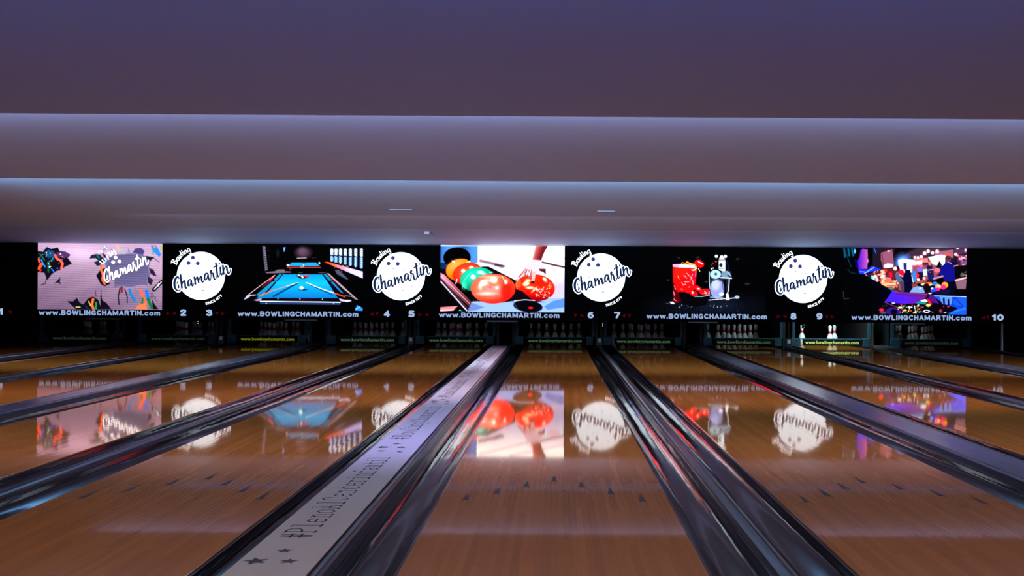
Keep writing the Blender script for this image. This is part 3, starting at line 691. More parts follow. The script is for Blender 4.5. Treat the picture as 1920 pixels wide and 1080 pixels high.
def pic3():
    c = Canvas(825.8, 1058.2, 461.2, 585.4); c.set((1920/242, 820, 455))
    c.blend(np.ones(c.X.shape), lambda X, Y: lerp((1., 1., 1.), (.72, .68, .84), (Y-120)/520))
    # blurred lanes behind
    c.line([(650, 80), (1400, 270)], 16, (.60, .55, .68), 26, .7); c.line([(1100, 60), (1890, 235)], 16, (.62, .58, .68), 22, .7); c.line([(1500, 50), (1890, 110)], 50, (.95, .98, .93), 50, .9)
    c.line([(640, 270), (860, 320), (960, 355)], 34, (.50, .28, .36), 40, .9); c.line([(860, 330), (990, 350)], 22, (.22, .12, .20), 22, .9)
    c.line([(1560, 290), (1720, 330), (1890, 365)], 22, (.30, .10, .16), 16); c.ell(1740, 400, 60, 40, (.92, .62, .66), 60, al=.8); c.line([(1340, 240), (1890, 310)], 24, (.88, .78, .86), 30, .6)
    c.poly([(40, 440), (180, 520), (600, 760), (520, 900), (460, 1030), (40, 1030)], (.015, .012, .02), 10)
    c.poly([(660, 355), (760, 355), (1180, 570), (1200, 900), (560, 900), (400, 600)], (.03, .03, .06), 8)
    # return hood opening
    c.poly([(40, 50), (600, 50), (600, 310), (480, 300), (480, 390), (40, 390)], lambda X, Y: lerp((.13, .34, .66), (.30, .55, .88), np.abs(np.sin(X/120))*.8), 8)
    c.poly([(40, 300), (130, 300), (150, 380), (40, 385)], (.07, .18, .38), 14)
    c.poly([(40, 385), (150, 385), (200, 560), (40, 450)], (.03, .03, .10), 8)
    c.ell(290, 225, 202, 155, (.004, .004, .008), 8)
    def ball(cx, cy, rx, ry, base, hi, sh, rot=0):
        c.ell(cx, cy, rx, ry, lambda X, Y: lerp(base, sh, ((Y-cy)/ry*.65 + (X-cx)/rx*.35)*.9), 6, rot)
        c.ell(cx-rx*.25, cy-ry*.35, rx*.55, ry*.45, hi, rx*.5, rot, .55)
    ball(330, 400, 205, 158, (1., .38, .02), (1, .60, .38), (.85, .10, .02), -15)
    c.speck(200, 480, 270, 460, 16, [(1, .75, .55), (1, .85, .75), (1, .3, .02)], (8, 20), 12, 8, .8)
    ball(450, 460, 225, 160, (1., .10, .03), (1, .25, .10), (.55, .02, .04), -12)
    c.ell(385, 420, 30, 26, (1, .92, .85), 16); c.ell(505, 365, 32, 18, (1, .85, .8), 14); c.line([(500, 350), (480, 385)], 8, (1, 1, .95), 6); c.line([(350, 470), (380, 440)], 6, (1, .8, .7), 6); c.line([(292, 545), (275, 610)], 12, (1, .85, .8), 6)
    ball(590, 545, 250, 178, (.02, .72, .55), (.15, .92, .75), (.0, .38, .26), -8)
    c.line([(370, 690), (400, 560), (500, 440)], 9, (.75, .95, .9), 8, .6); c.ell(530, 510, 36, 30, (.85, 1, 1), 18); c.ell(525, 490, 14, 14, (1, 1, 1), 8); c.ell(640, 440, 50, 24, (.75, .95, .95), 20, al=.9); c.ell(690, 465, 40, 20, (.65, .8, .85), 16, al=.9); c.ell(800, 440, 30, 10, (.6, .9, .85), 10, al=.8)
    c.ell(400, 640, 34, 60, (.25, .95, .65), 40, al=.6)
    # tray
    c.poly([(510, 880), (600, 870), (900, 900), (1150, 865), (1300, 850), (1890, 820), (1890, 1030), (450, 1030)], (.50, .62, .88), 8)
    c.poly([(500, 890), (700, 960), (560, 1010), (460, 1020)], (.40, .50, .76), 16); c.poly([(1200, 700), (1450, 850), (1150, 870), (1160, 700)], (.10, .03, .07), 8)
    c.poly([(1590, 950), (1720, 870), (1890, 830), (1890, 960), (1640, 1000)], (.30, .50, .80), 8)
    ball(830, 685, 330, 222, (1., .22, .12), (1., .50, .45), (.98, .03, .02))
    cl = np.clip(.5 - (np.hypot((c.X-830)/330, (c.Y-685)/222)-1)*222/6, 0, 1)
    c.ell(800, 720, 180, 90, (1., .45, .42), 120, al=.8, clip=cl); c.ell(1030, 720, 80, 150, (1., .04, .01), 60, al=.85, clip=cl)
    for x, y, rx, ry in ((690, 605, 60, 40), (840, 555, 55, 50), (885, 670, 30, 25), (740, 560, 70, 20), (790, 510, 110, 16), (1020, 580, 26, 36), (640, 640, 30, 60), (730, 760, 120, 24)):
        c.ell(x, y, rx, ry, (1., .72, .66), 34, al=.75, clip=cl)
    for x, y, rx, ry in ((695, 605, 28, 18), (855, 550, 26, 30), (1018, 585, 14, 22), (680, 560, 30, 10)): c.ell(x, y, rx, ry, (.92, 1, .95), 12, clip=cl)
    c.line([(960, 500), (1015, 590)], 9, (1, .85, .75), 8, .8); c.line([(590, 640), (640, 560), (700, 530)], 7, (.55, .15, .12), 7, .7); c.line([(730, 640), (800, 680), (790, 600), (870, 640)], 6, (.6, .2, .18), 7, .6)
    c.line([(1085, 560), (1140, 680), (1110, 830)], 7, (.6, .02, .02), 8, .7); c.line([(870, 790), (900, 800)], 8, (.5, .1, .1), 6, .7)
    # ball in the hand
    c.ell(1455, 670, 293, 200, lambda X, Y: lerp((1., .10, .02), (.62, .0, .03), (Y-660)/190), 6, 6)
    c.poly([(1165, 690), (1260, 720), (1420, 860), (1600, 885), (1150, 870)], (.08, .02, .05), 12)
    c.ell(1200, 610, 45, 60, (1., .30, .12), 30, al=.7)
    c.line([(1190, 690), (1170, 610), (1200, 560)], 6, (1, .6, .45), 6, .7)
    for x, y, rx, ry, rt in ((1320, 610, 50, 34, -20), (1600, 555, 26, 44, -35), (1380, 670, 60, 20, 0), (1440, 700, 50, 12, -45), (1350, 560, 40, 18, 0)): c.ell(x, y, rx, ry, (1, .78, .62), 18, rt, .9)
    c.ell(1600, 555, 14, 26, (1, 1, 1), 10, -35); c.speck(1460, 1680, 660, 820, 50, [(1, .62, .55), (1, .85, .8)], (3, 9), 5, 12, .85); c.speck(1620, 1720, 560, 660, 10, [(1, .6, .4)], (4, 9), 6, 3, .8)
    c.ell(1560, 600, 90, 50, (1., .03, .01), 40, al=.6)
    # tray panel, red lamp
    c.ell(1350, 945, 215, 88, (.015, .02, .05), 8, 6); c.ell(1390, 970, 40, 16, (.98, .05, .08), 8); c.line([(1150, 865), (1300, 850), (1450, 860)], 12, (.85, .85, .95), 8)
    c.line([(1130, 880), (1200, 990)], 8, (.3, .35, .5), 6)
    # arm and hand
    c.poly([(1440, 50), (1640, 50), (1575, 170), (1540, 280), (1400, 270), (1400, 220), (1430, 140)], lambda X, Y: lerp((.95, .50, .46), (.50, .10, .14), (X-1430+(Y-60)*.35)/150), 8)
    c.line([(1450, 60), (1420, 200), (1400, 260)], 20, (.95, .78, .78), 16, .8)
    c.poly([(1390, 250), (1530, 260), (1570, 330), (1600, 390), (1520, 400), (1470, 470), (1400, 480), (1330, 400), (1310, 350)], (.86, .72, .78), 14)
    c.poly([(1320, 370), (1330, 430), (1240, 510), (1195, 520), (1250, 450)], (.70, .35, .38), 8); c.line([(1320, 400), (1240, 505)], 12, (.92, .70, .66), 8)
    c.line([(1345, 410), (1310, 490)], 34, (.62, .30, .34), 8); c.line([(1350, 400), (1320, 480)], 14, (.95, .78, .75), 8); c.line([(1385, 420), (1370, 510)], 40, (.70, .38, .40), 8); c.line([(1385, 410), (1360, 490)], 14, (.95, .80, .78), 8)
    c.poly([(1410, 430), (1470, 440), (1440, 580), (1400, 570)], (.80, .66, .68), 8); c.ell(1420, 590, 26, 18, (.15, .05, .05), 10)
    c.poly([(1510, 390), (1610, 390), (1612, 470), (1575, 440), (1520, 420)], (.38, .10, .16), 8); c.line([(1530, 280), (1590, 360)], 14, (.95, .85, .8), 8); c.line([(1470, 460), (1560, 440)], 18, (.90, .80, .72), 8)
    # rails on the left
    c.poly([(45, 445), (110, 480), (510, 880), (480, 960), (45, 530)], lambda X, Y: lerp((.85, .50, .58), (.40, .16, .20), np.clip((X+Y-560)/900, 0, 1)), 6)
    c.poly([(45, 535), (60, 530), (450, 960), (470, 1000), (430, 1030), (45, 600)], (.25, .18, .24), 6); c.line([(50, 575), (440, 1010)], 16, (.86, .76, .88), 6); c.line([(60, 490), (480, 905)], 6, (.98, .70, .75), 6)
    c.poly([(45, 960), (310, 940), (240, 1010), (45, 1025)], (.88, .45, .50), 8); c.line([(50, 1005), (240, 1000)], 14, (.98, .75, .72), 10)
    c.ell(340, 1005, 16, 8, (.4, .95, .8), 6); c.ell(370, 1020, 14, 6, (.1, .5, .45), 6)
    return c

def pic4():
    c = Canvas(1203.0, 1435.5, 461.2, 585.4); c.set((9, 1235, 465))
    c.blend(np.ones(c.X.shape), (.006, .006, .010))
    c.ell(900, 1010, 900, 230, (.035, .05, .10), 200); c.ell(1000, 960, 300, 110, (.07, .10, .18), 120)
    g = random.Random(11)
    for _ in range(60): c.ell(g.uniform(250, 1350), g.uniform(900, 1070), g.uniform(4, 10), g.uniform(2, 6), (.22, .28, .40), 6, al=.7)
    for x, y, rx in ((335, 165, 20), (655, 158, 26), (800, 570, 28), (1325, 185, 26), (1490, 605, 42), (155, 540, 18)): c.ell(x, y, rx, 13, (.30, .26, .27), 18, al=.8)
    c.speck(300, 1150, 950, 1000, 14, [(.7, .8, .9)], (4, 8), 5, 4, .9)
    # tumbler
    c.poly([(235, 280), (640, 300), (625, 560), (580, 730), (300, 760), (310, 900), (255, 900), (240, 520)], (.96, .02, .02), 8)
    c.poly([(245, 560), (320, 740), (400, 820), (390, 880), (320, 930), (260, 920)], (.45, .02, .06), 10); c.ell(350, 820, 60, 70, (.35, .0, .04), 20)
    c.poly([(240, 320), (560, 320), (560, 480), (250, 520)], (1., .06, .02), 30, .7)
    c.poly([(490, 330), (630, 340), (615, 600), (560, 660)], (.80, .02, .14), 30, .7)
    c.poly([(232, 275), (350, 270), (640, 290), (630, 345), (340, 330), (235, 318)], (.85, .60, .74), 8); c.poly([(350, 280), (600, 290), (600, 325), (340, 320)], (.97, .90, .95), 12)
    for a, b in (((470, 425), (560, 520)), ((540, 540), (570, 440)), ((420, 460), (470, 510)), ((385, 580), (415, 630)), ((410, 620), (460, 610)), ((430, 572), (510, 570)), ((570, 545), (580, 620)), ((500, 660), (525, 655)), ((320, 470), (340, 520)), ((265, 640), (285, 700)), ((250, 740), (265, 800)), ((255, 860), (290, 890)), ((370, 690), (400, 700)), ((625, 380), (620, 480))):
        c.line([a, b], 9, (1, .62, .66), 6, .9)
    c.line([(380, 260), (400, 245), (440, 270)], 12, (1., .55, .1), 6); c.line([(455, 260), (480, 235), (510, 260), (600, 280), (635, 330), (600, 375), (555, 370)], 22, (1., .55, .08), 7); c.line([(470, 250), (500, 255)], 20, (.98, .45, .05), 6)
    c.line([(575, 380), (630, 350)], 10, (1, .88, .72), 6)
    c.poly([(595, 240), (640, 200), (700, 200), (770, 270), (740, 320), (690, 335), (620, 300)], (.95, .02, .05), 10); c.line([(665, 232), (735, 270)], 14, (1, .85, .85), 7); c.line([(665, 345), (690, 395)], 14, (.95, .75, .55), 6)
    # bowl and fruit
    c.poly([(330, 740), (500, 740), (600, 820), (890, 760), (800, 960), (640, 990), (400, 940)], (.012, .02, .035), 8); c.line([(600, 820), (740, 818), (875, 790)], 12, (.55, .75, .85), 6)
    for x, y, rx, ry, rt in ((490, 720, 52, 45, 30), (650, 680, 85, 42, 25), (585, 765, 80, 46, 25), (790, 740, 112, 50, -3)):
        c.ell(x, y, rx, ry, (.93, .02, .04), 6, rt)
    c.ell(670, 688, 26, 12, (1, .75, .75), 8, 20); c.ell(570, 750, 14, 26, (1, .6, .6), 8, -20); c.speck(745, 860, 725, 775, 16, [(1, .8, .8)], (4, 10), 5, 2, .9, (.4, .8))
    c.poly([(180, 910), (240, 905), (280, 945), (210, 945)], (.85, .8, .8), 6); c.line([(125, 935), (180, 935)], 8, (.4, .4, .4), 6)
    # glass with ice, bottle
    c.poly([(1010, 200), (1150, 200), (1200, 400), (1010, 400)], (.04, .05, .10), 8); c.poly([(1010, 205), (1120, 205), (1120, 400), (1090, 410), (1010, 360)], (.78, .88, .96), 8)
    c.ell(1045, 290, 26, 34, (.10, .14, .20), 14); c.line([(1000, 345), (1090, 350)], 12, (.45, .52, .6), 8); c.ell(968, 140, 26, 26, (.85, .9, .95), 8); c.ell(1120, 142, 28, 26, (.85, .9, .95), 8); c.poly([(1010, 195), (1040, 125), (1075, 125), (1115, 195)], (.88, .94, 1), 8)
    c.line([(1150, 230), (1190, 380)], 6, (.3, .22, .45), 8, .8)
    c.ell(960, 230, 18, 14, (.75, .15, .22), 6); c.ell(920, 265, 16, 12, (.6, .1, .15), 6); c.line([(905, 245), (890, 300)], 7, (.5, .5, .5), 5); c.ell(888, 350, 14, 16, (.85, .85, .85), 6); c.ell(915, 342, 8, 16, (.8, .8, .8), 6)
    c.poly([(845, 400), (1220, 390), (1230, 510), (1090, 530), (1110, 740), (1080, 850), (880, 845), (850, 700)], (.13, .17, .26), 6)
    c.line([(850, 400), (850, 520), (862, 690)], 9, (.75, .88, .92), 6); c.ell(955, 445, 92, 75, (.62, .78, .84), 8); c.ell(1130, 450, 80, 62, (.45, .58, .70), 10); c.ell(960, 440, 22, 24, (.25, .36, .45), 12)
    c.line([(1040, 500), (1225, 512)], 20, (.72, .85, .92), 8); c.line([(1150, 400), (1215, 480)], 16, (.62, .66, .85), 10); c.ell(1180, 470, 26, 12, (.1, .1, .2), 8, 30)
    c.ell(985, 690, 118, 165, (.52, .56, .80), 12); c.ell(960, 620, 70, 90, (.66, .70, .90), 50, al=.8); c.ell(1060, 780, 40, 26, (.86, .86, 1.), 12); c.line([(900, 560), (980, 530), (1060, 560)], 9, (.20, .26, .42), 8); c.line([(1070, 600), (1100, 740)], 9, (.15, .2, .32), 8)
    c.line([(870, 830), (1080, 835)], 14, (.60, .66, .82), 10); c.line([(845, 880), (1120, 855), (1280, 845)], 14, (.75, .82, .86), 6)
    c.poly([(1140, 525), (1205, 525), (1180, 760), (1135, 760)], (.10, .13, .20), 6); c.line([(1188, 530), (1178, 700), (1158, 770)], 13, (.80, .86, .92), 6); c.poly([(1135, 770), (1175, 770), (1195, 880), (1135, 880)], (.84, .88, .92), 7)
    c.ell(1320, 830, 42, 28, (.66, .72, .76), 10)
    return c

def pic5():
    c = Canvas(1579.8, 1811.5, 461.2, 585.4); c.set((1920/242, 1575, 455))
    c.blend(np.ones(c.X.shape), (.010, .010, .022))
    c.poly([(480, 60), (1880, 60), (1880, 420), (480, 420)], (.13, .09, .17), 20)
    c.poly([(800, 60), (1100, 60), (1000, 150), (840, 240), (800, 340)], (.03, .02, .04), 12); c.poly([(1150, 80), (1680, 80), (1300, 200), (950, 230), (1000, 130)], (.26, .18, .26), 16)
    c.ell(930, 300, 110, 120, (.35, .55, 1.), 110); c.line([(960, 160), (1120, 90)], 14, (.10, .07, .10), 10)
    c.poly([(600, 150), (770, 100), (800, 340), (640, 380), (600, 260)], (.62, .34, .46), 8); c.line([(620, 170), (640, 350)], 10, (.40, .20, .30), 8); c.ell(715, 125, 22, 10, (.95, .75, .85), 8)
    c.poly([(1400, 140), (1680, 100), (1680, 230), (1400, 200)], (.66, .36, .48), 10); c.poly([(1690, 60), (1880, 60), (1880, 160), (1690, 180)], (.36, .20, .34), 8); c.ell(1860, 110, 16, 30, (.85, .7, .8), 10)
    # glare and back room
    c.poly([(640, 340), (700, 310), (780, 320), (790, 370), (650, 390)], (1., .90, .92), 16); c.poly([(860, 260), (1000, 250), (1210, 260), (1210, 400), (1000, 470), (880, 420)], (.97, .98, 1.), 22)
    c.poly([(1100, 240), (1300, 220), (1320, 300), (1110, 310)], (.90, .40, .42), 20, .85); c.poly([(1300, 215), (1500, 180), (1560, 190), (1555, 340), (1380, 340)], (.97, 1., .97), 16); c.poly([(1110, 290), (1215, 265), (1215, 345), (1110, 340)], (1, 1, 1), 14)
    c.line([(1560, 175), (1630, 180)], 22, (.85, .30, .15), 12); c.poly([(1060, 330), (1400, 320), (1500, 420), (1400, 560), (1060, 560)], (.62, .30, .40), 30, .8)
    for x, y, r in ((1105, 220, 17), (1152, 222, 18), (1203, 210, 20), (1252, 158, 24), (1304, 128, 22), (1370, 153, 20), (1437, 132, 24), (1712, 175, 18)): c.ell(x, y, r+12, r+12, (.85, .45, .55), 20, al=.6); c.ell(x, y, r, r, (1., .96, .98), 8)
    c.ell(1745, 85, 24, 10, (1, .95, .95), 8, -20)
    # crowd of people and tables on the left
    c.poly([(420, 470), (640, 380), (860, 360), (960, 500), (950, 720), (720, 720), (560, 560)], (.42, .13, .18), 16)
    c.speck(460, 860, 400, 660, 70, [(.95, .45, .38), (.98, .62, .48), (.85, .12, .14), (1, .8, .78), (.25, .08, .12), (.4, .15, .2)], (9, 26), 9, 21, .95)
    c.ell(480, 530, 34, 44, (.50, .78, .88), 8, -30); c.ell(545, 555, 24, 36, (.95, .60, .62), 8); c.ell(430, 500, 26, 36, (.07, .12, .28), 10, -30); c.ell(385, 485, 20, 10, (.9, .4, .3), 8, 40)
    c.poly([(640, 550), (750, 535), (790, 580), (680, 620)], (.92, .34, .26), 10); c.poly([(600, 620), (690, 600), (830, 600), (820, 650), (700, 660)], (.96, .62, .44), 12); c.line([(700, 640), (830, 640)], 24, (.9, .28, .25), 10); c.ell(760, 680, 40, 18, (.15, .62, .50), 12)
    c.ell(745, 480, 30, 46, (.88, .04, .12), 8); c.ell(905, 450, 46, 50, (.92, .04, .16), 8); c.line([(880, 480), (950, 520)], 14, (.8, .7, .8), 8); c.ell(700, 500, 30, 16, (.40, .10, .55), 10); c.ell(855, 380, 26, 30, (.10, .06, .12), 8); c.ell(815, 385, 28, 30, (.95, .75, .68), 12)
    c.poly([(810, 470), (850, 440), (920, 540), (930, 580), (860, 590), (830, 540)], (.28, .42, .60), 8); c.poly([(860, 590), (950, 580), (960, 730), (900, 735)], (.36, .24, .30), 8); c.poly([(860, 600), (890, 600), (905, 720), (870, 700)], (.60, .42, .46), 12, .6)
    # tall dark figure
    c.poly([(935, 300), (985, 300), (990, 400), (940, 400)], (.18, .16, .52), 8); c.poly([(960, 400), (1040, 410), (1060, 500), (1050, 690), (1010, 735), (960, 735), (950, 560), (900, 520), (960, 500)], (.02, .03, .20), 8)
    # people in the middle
    c.ell(1180, 400, 44, 40, (.45, .35, .80), 10); c.poly([(1150, 440), (1230, 440), (1240, 580), (1150, 560)], (.14, .06, .18), 10); c.ell(1150, 490, 20, 30, (.9, .1, .2), 8); c.poly([(1070, 420), (1120, 420), (1130, 580), (1070, 590)], (.20, .45, .80), 12); c.line([(1085, 590), (1060, 480)], 10, (.7, .8, .95), 8)
    c.poly([(1225, 400), (1285, 390), (1290, 490), (1235, 495)], (.60, .82, .94), 12); c.ell(1325, 370, 44, 40, (.03, .12, .28), 8); c.ell(1330, 310, 24, 32, (.85, .40, .38), 10); c.poly([(1290, 400), (1380, 400), (1400, 570), (1310, 570)], (.08, .12, .38), 10); c.line([(1290, 410), (1380, 400)], 14, (.85, .55, .6), 8)
    c.line([(1310, 430), (1340, 445)], 10, (.9, .1, .15), 6); c.poly([(1470, 270), (1510, 330), (1440, 380), (1430, 350)], (.03, .05, .06), 8); c.ell(1440, 410, 44, 34, (.92, .35, .42), 14); c.ell(1200, 345, 30, 20, (.90, .35, .35), 12); c.ell(1145, 355, 26, 24, (.75, .25, .3), 12)
    c.poly([(1090, 580), (1280, 540), (1290, 580), (1150, 610)], (.66, .34, .28), 10); c.ell(1160, 550, 24, 18, (.85, .9, 1), 8); c.ell(1245, 530, 24, 22, (.9, .65, .6), 10)
    c.poly([(1060, 610), (1140, 600), (1150, 650), (1070, 680)], (.58, .26, .18), 10); c.ell(1285, 620, 90, 26, (.96, .66, .50), 8); c.ell(1320, 600, 50, 16, (.85, .35, .2), 10); c.line([(1280, 650), (1290, 740)], 90, (.10, .03, .07), 14)
    c.poly([(1030, 740), (1080, 670), (1150, 645), (1230, 660), (1260, 750)], (.42, .56, .84), 8); c.ell(1190, 680, 14, 10, (.9, .95, 1), 8)
    # man in blue polo shirt
    c.ell(1600, 250, 42, 50, (.42, .22, .30), 8); c.ell(1600, 225, 42, 28, (.30, .16, .20), 10); c.poly([(1560, 300), (1650, 290), (1700, 400), (1710, 560), (1640, 590), (1540, 580), (1530, 500), (1470, 480), (1500, 360)], (.07, .06, .55), 8)
    c.line([(1520, 500), (1390, 535)], 30, (.70, .50, .66), 8); c.poly([(1545, 585), (1700, 580), (1720, 770), (1600, 770)], (.02, .02, .12), 8); c.line([(1600, 290), (1650, 310)], 10, (.75, .6, .9), 8)
    c.poly([(1660, 290), (1740, 260), (1760, 330), (1680, 350)], (.05, .06, .30), 10); c.line([(1690, 350), (1780, 330)], 18, (.85, .5, .55), 8); c.speck(1740, 1880, 190, 340, 30, [(.75, .2, .28), (.35, .12, .25), (.95, .6, .65), (.5, .35, .6)], (10, 24), 10, 31, .9)
    c.poly([(1700, 350), (1880, 330), (1880, 470), (1720, 540)], (.03, .02, .05), 12); c.speck(1790, 1880, 430, 510, 14, [(.75, .7, .6), (.4, .4, .4)], (6, 14), 8, 13, .8)
    c.poly([(1710, 555), (1880, 545), (1865, 690), (1735, 690)], (.56, .40, .50), 8); c.line([(1715, 560), (1880, 520)], 26, (.95, .60, .58), 10)
    # ball rack
    c.ell(1410, 610, 38, 32, (.10, .45, .80), 8); c.ell(1555, 630, 50, 46, (.98, .48, .06), 8); c.ell(1530, 660, 40, 38, (.95, .10, .40), 8); c.ell(1455, 655, 44, 40, (.98, .50, .30), 8); c.ell(1450, 695, 34, 26, (.85, .05, .50), 8); c.ell(1385, 705, 44, 40, (.15, .22, .92), 8); c.ell(1365, 680, 16, 12, (.8, .9, 1), 8); c.ell(1475, 650, 12, 10, (1, .95, .9), 8)
    c.poly([(1350, 740), (1620, 690), (1640, 760), (1500, 780)], (.05, .06, .25), 10)
    # desk, cloth, blue table
    c.poly([(770, 710), (900, 740), (1260, 760), (1300, 790), (1180, 900), (960, 915), (660, 880)], lambda X, Y: lerp((.20, .09, .90), (.45, .10, .62), (X-800)/450), 10); c.line([(770, 715), (900, 742), (1290, 765)], 12, (.62, .30, .45), 10); c.line([(830, 760), (1270, 790)], 24, (.42, .10, .50), 20, .7)
    c.poly([(1320, 780), (1390, 780), (1470, 900), (1440, 940), (1310, 850)], (.35, .07, .55), 10); c.ell(1335, 755, 26, 10, (.95, .9, .95), 8)
    c.poly([(1380, 785), (1880, 800), (1880, 1070), (1600, 1070), (1720, 980), (1520, 900)], (.06, .26, .92), 8); c.poly([(1470, 790), (1660, 800), (1660, 920), (1520, 920)], (.30, .48, .86), 10); c.line([(1400, 790), (1870, 805)], 9, (.6, .75, 1), 8)
    c.line([(1540, 830), (1545, 930)], 26, (.02, .05, .22), 8); c.line([(1610, 850), (1612, 940)], 24, (.02, .05, .25), 8); c.line([(1660, 910), (1700, 810), (1820, 940), (1800, 965), (1650, 915)], 8, (.03, .06, .4), 6)
    c.poly([(640, 890), (900, 950), (1300, 880), (1540, 920), (1760, 970), (1600, 1070), (560, 1070), (580, 960)], (.035, .02, .06), 8)
    c.line([(660, 885), (850, 960)], 10, (.55, .30, .45), 8); c.ell(790, 900, 26, 8, (.9, .85, 1), 8); c.ell(790, 1020, 110, 60, (.24, .08, .55), 16); c.ell(800, 1030, 50, 44, (.02, .01, .10), 8); c.ell(615, 1000, 38, 20, (.95, .10, .15), 8); c.ell(640, 1040, 50, 20, (.35, .3, .5), 10); c.line([(630, 950), (700, 930)], 18, (.25, .1, .2), 10)
    c.poly([(1120, 900), (1180, 870), (1290, 890), (1260, 920)], (.05, .62, .60), 8); c.poly([(1190, 860), (1270, 840), (1310, 880), (1220, 880)], (.92, .95, 1), 8); c.line([(1300, 850), (1350, 910)], 34, (.85, .08, .10), 10); c.ell(1310, 930, 36, 24, (.85, .80, .40), 12)
    c.speck(860, 1240, 930, 1050, 60, [(.85, .85, .9), (.9, .25, .15), (.1, .1, .12), (.1, .6, .4), (.95, .75, .3), (.3, .4, .6)], (4, 11), 5, 41, 1, (1, 3)); c.ell(895, 962, 26, 10, (1, 1, 1), 6); c.ell(965, 1005, 26, 14, (1., .6, .25), 8); c.ell(910, 925, 14, 12, (.9, .1, .2), 8)
    c.ell(1285, 1020, 48, 22, (.95, .95, 1), 6); c.ell(1285, 1020, 30, 11, (.03, .02, .06), 6); c.line([(1335, 1020), (1385, 1035)], 5, (.8, .8, .9), 5); c.ell(1495, 1015, 24, 28, (.62, .20, .30), 10); c.ell(1560, 1040, 22, 8, (.6, .7, .9), 8); c.ell(1540, 948, 8, 8, (1, .1, .15), 6); c.ell(1608, 952, 16, 12, (.9, .08, .15), 6)
    c.line([(1620, 1050), (1860, 980)], 18, (.15, .45, .95), 16, .7)
    # dark foreground on the left with coloured hair and cloth
    c.poly([(40, 470), (360, 480), (560, 590), (770, 720), (700, 830), (560, 960), (560, 1070), (40, 1070)], lambda X, Y: lerp((.008, .008, .012), (.01, .01, .10), (X-420)/350), 10)
    for a, b in (((55, 90), (70, 210)), ((115, 90), (130, 190)), ((170, 90), (190, 190)), ((210, 90), (215, 150))): c.line([a, b], 30, (.02, .45, .62), 16, .85)
    c.line([(80, 150), (160, 360)], 8, (.02, .35, .45), 8); c.line([(110, 400), (160, 450), (230, 455)], 14, (.0, .20, .22), 12); c.line([(500, 85), (530, 160)], 12, (.02, .45, .9), 8); c.ell(215, 130, 12, 30, (.6, .85, 1), 10, al=.7)
    c.poly([(300, 110), (340, 85), (400, 110), (400, 230), (430, 270), (405, 300), (400, 390), (270, 400), (240, 300), (280, 220)], lambda X, Y: lerp((.30, .08, .75), (.72, .30, .72), (X-270)/120), 12)
    c.poly([(210, 240), (260, 290), (270, 400), (230, 360)], (.02, .02, .50), 14); c.line([(395, 90), (405, 300)], 8, (.9, .55, .85), 8, .8); c.poly([(265, 400), (400, 400), (470, 340), (610, 400), (480, 430), (340, 470), (280, 460)], (.06, .14, .95), 10); c.line([(360, 455), (500, 370)], 12, (.55, .65, .95), 10); c.line([(290, 430), (360, 435)], 10, (.6, .6, .95), 8, .7)
    c.line([(45, 730), (55, 835), (130, 830)], 14, (.20, .19, .22), 10)
    return c

def lin(a):
    return np.where(a <= 0.04045, a/12.92, ((a+0.055)/1.055)**2.4)

PICM = bpy.data.materials.new('screen_picture'); PICM.use_nodes = True
nt = PICM.node_tree; b = nt.nodes['Principled BSDF']
at = nt.nodes.new('ShaderNodeAttribute'); at.attribute_name = 'glow'
nt.links.new(at.outputs['Color'], b.inputs['Emission Color'])
b.inputs['Emission Strength'].default_value = 1.0
b.inputs['Base Color'].default_value = (0.001, 0.001, 0.001, 1); b.inputs['Roughness'].default_value = 0.9; b.inputs['Specular IOR Level'].default_value = 0.02

def screen_mesh(c):
    ny, nx = c.ny, c.nx
    img = lin(np.clip(c.img, 0, 1))
    img = img*(1.0 + 1.9*img.max(-1, keepdims=True)**2)      # LED wall: the bright areas far outshine the dark ones
    xs = wx(np.linspace(c.x0, c.x1, nx)); zs = wz(np.linspace(c.y0, c.y1, ny))
    Xg, Zg = np.meshgrid(xs, zs)
    co = np.stack([Xg, np.full_like(Xg, YM - 0.012), Zg], -1).reshape(-1, 3)
    i = np.arange((ny-1)*(nx-1)); r, q = i//(nx-1), i % (nx-1)
    f = np.stack([r*nx+q, (r+1)*nx+q, (r+1)*nx+q+1, r*nx+q+1], -1)
    me = bpy.data.meshes.new('picture')
    me.vertices.add(len(co)); me.vertices.foreach_set('co', co.ravel())
    me.loops.add(f.size); me.loops.foreach_set('vertex_index', f.ravel().astype(np.int32))
    me.polygons.add(len(f)); me.polygons.foreach_set('loop_start', (np.arange(len(f))*4).astype(np.int32))
    me.update(calc_edges=True)
    ca = me.color_attributes.new('glow', 'FLOAT_COLOR', 'POINT')
    rgba = np.ones((ny*nx, 4), np.float32); rgba[:, :3] = img.reshape(-1, 3)
    ca.data.foreach_set('color', rgba.ravel())
    return me

SCREENS = [
    (pic1, 'lit screen showing a brick wall with graffiti splashes and a grey ball logo', 71.3, 304.5),
    (pic2, 'lit screen showing a bright blue pool table with two cues', 447.2, 680.5),
    (pic3, 'lit screen showing red, orange and green bowling balls and a reaching hand', 825.8, 1058.2),
    (pic4, 'lit screen showing a red cocktail, red fruit and a shaker on black', 1203.0, 1435.5),
    (pic5, 'lit screen showing a crowded bar with a man in a blue shirt', 1579.8, 1811.5)]
for fn, lab, xa, xb in SCREENS:
    root = empty('picture_screen', (wx((xa+xb)/2), YM, Z_PIC), lab, 'screen', 'lit screens above the pins')
    inv = Matrix.Translation(root.location).inverted()
    c = fn(); me = screen_mesh(c); me.transform(inv)
    link('picture', me, PICM, root)
    bmx = MB().box(wx(xa)-0.0, wx(xb)+0.0, YM-0.010, YM+0.14, Z_PIC, Z_TOP, 0.0).build('housing', M['black'], root)
    bmx.data.transform(inv)

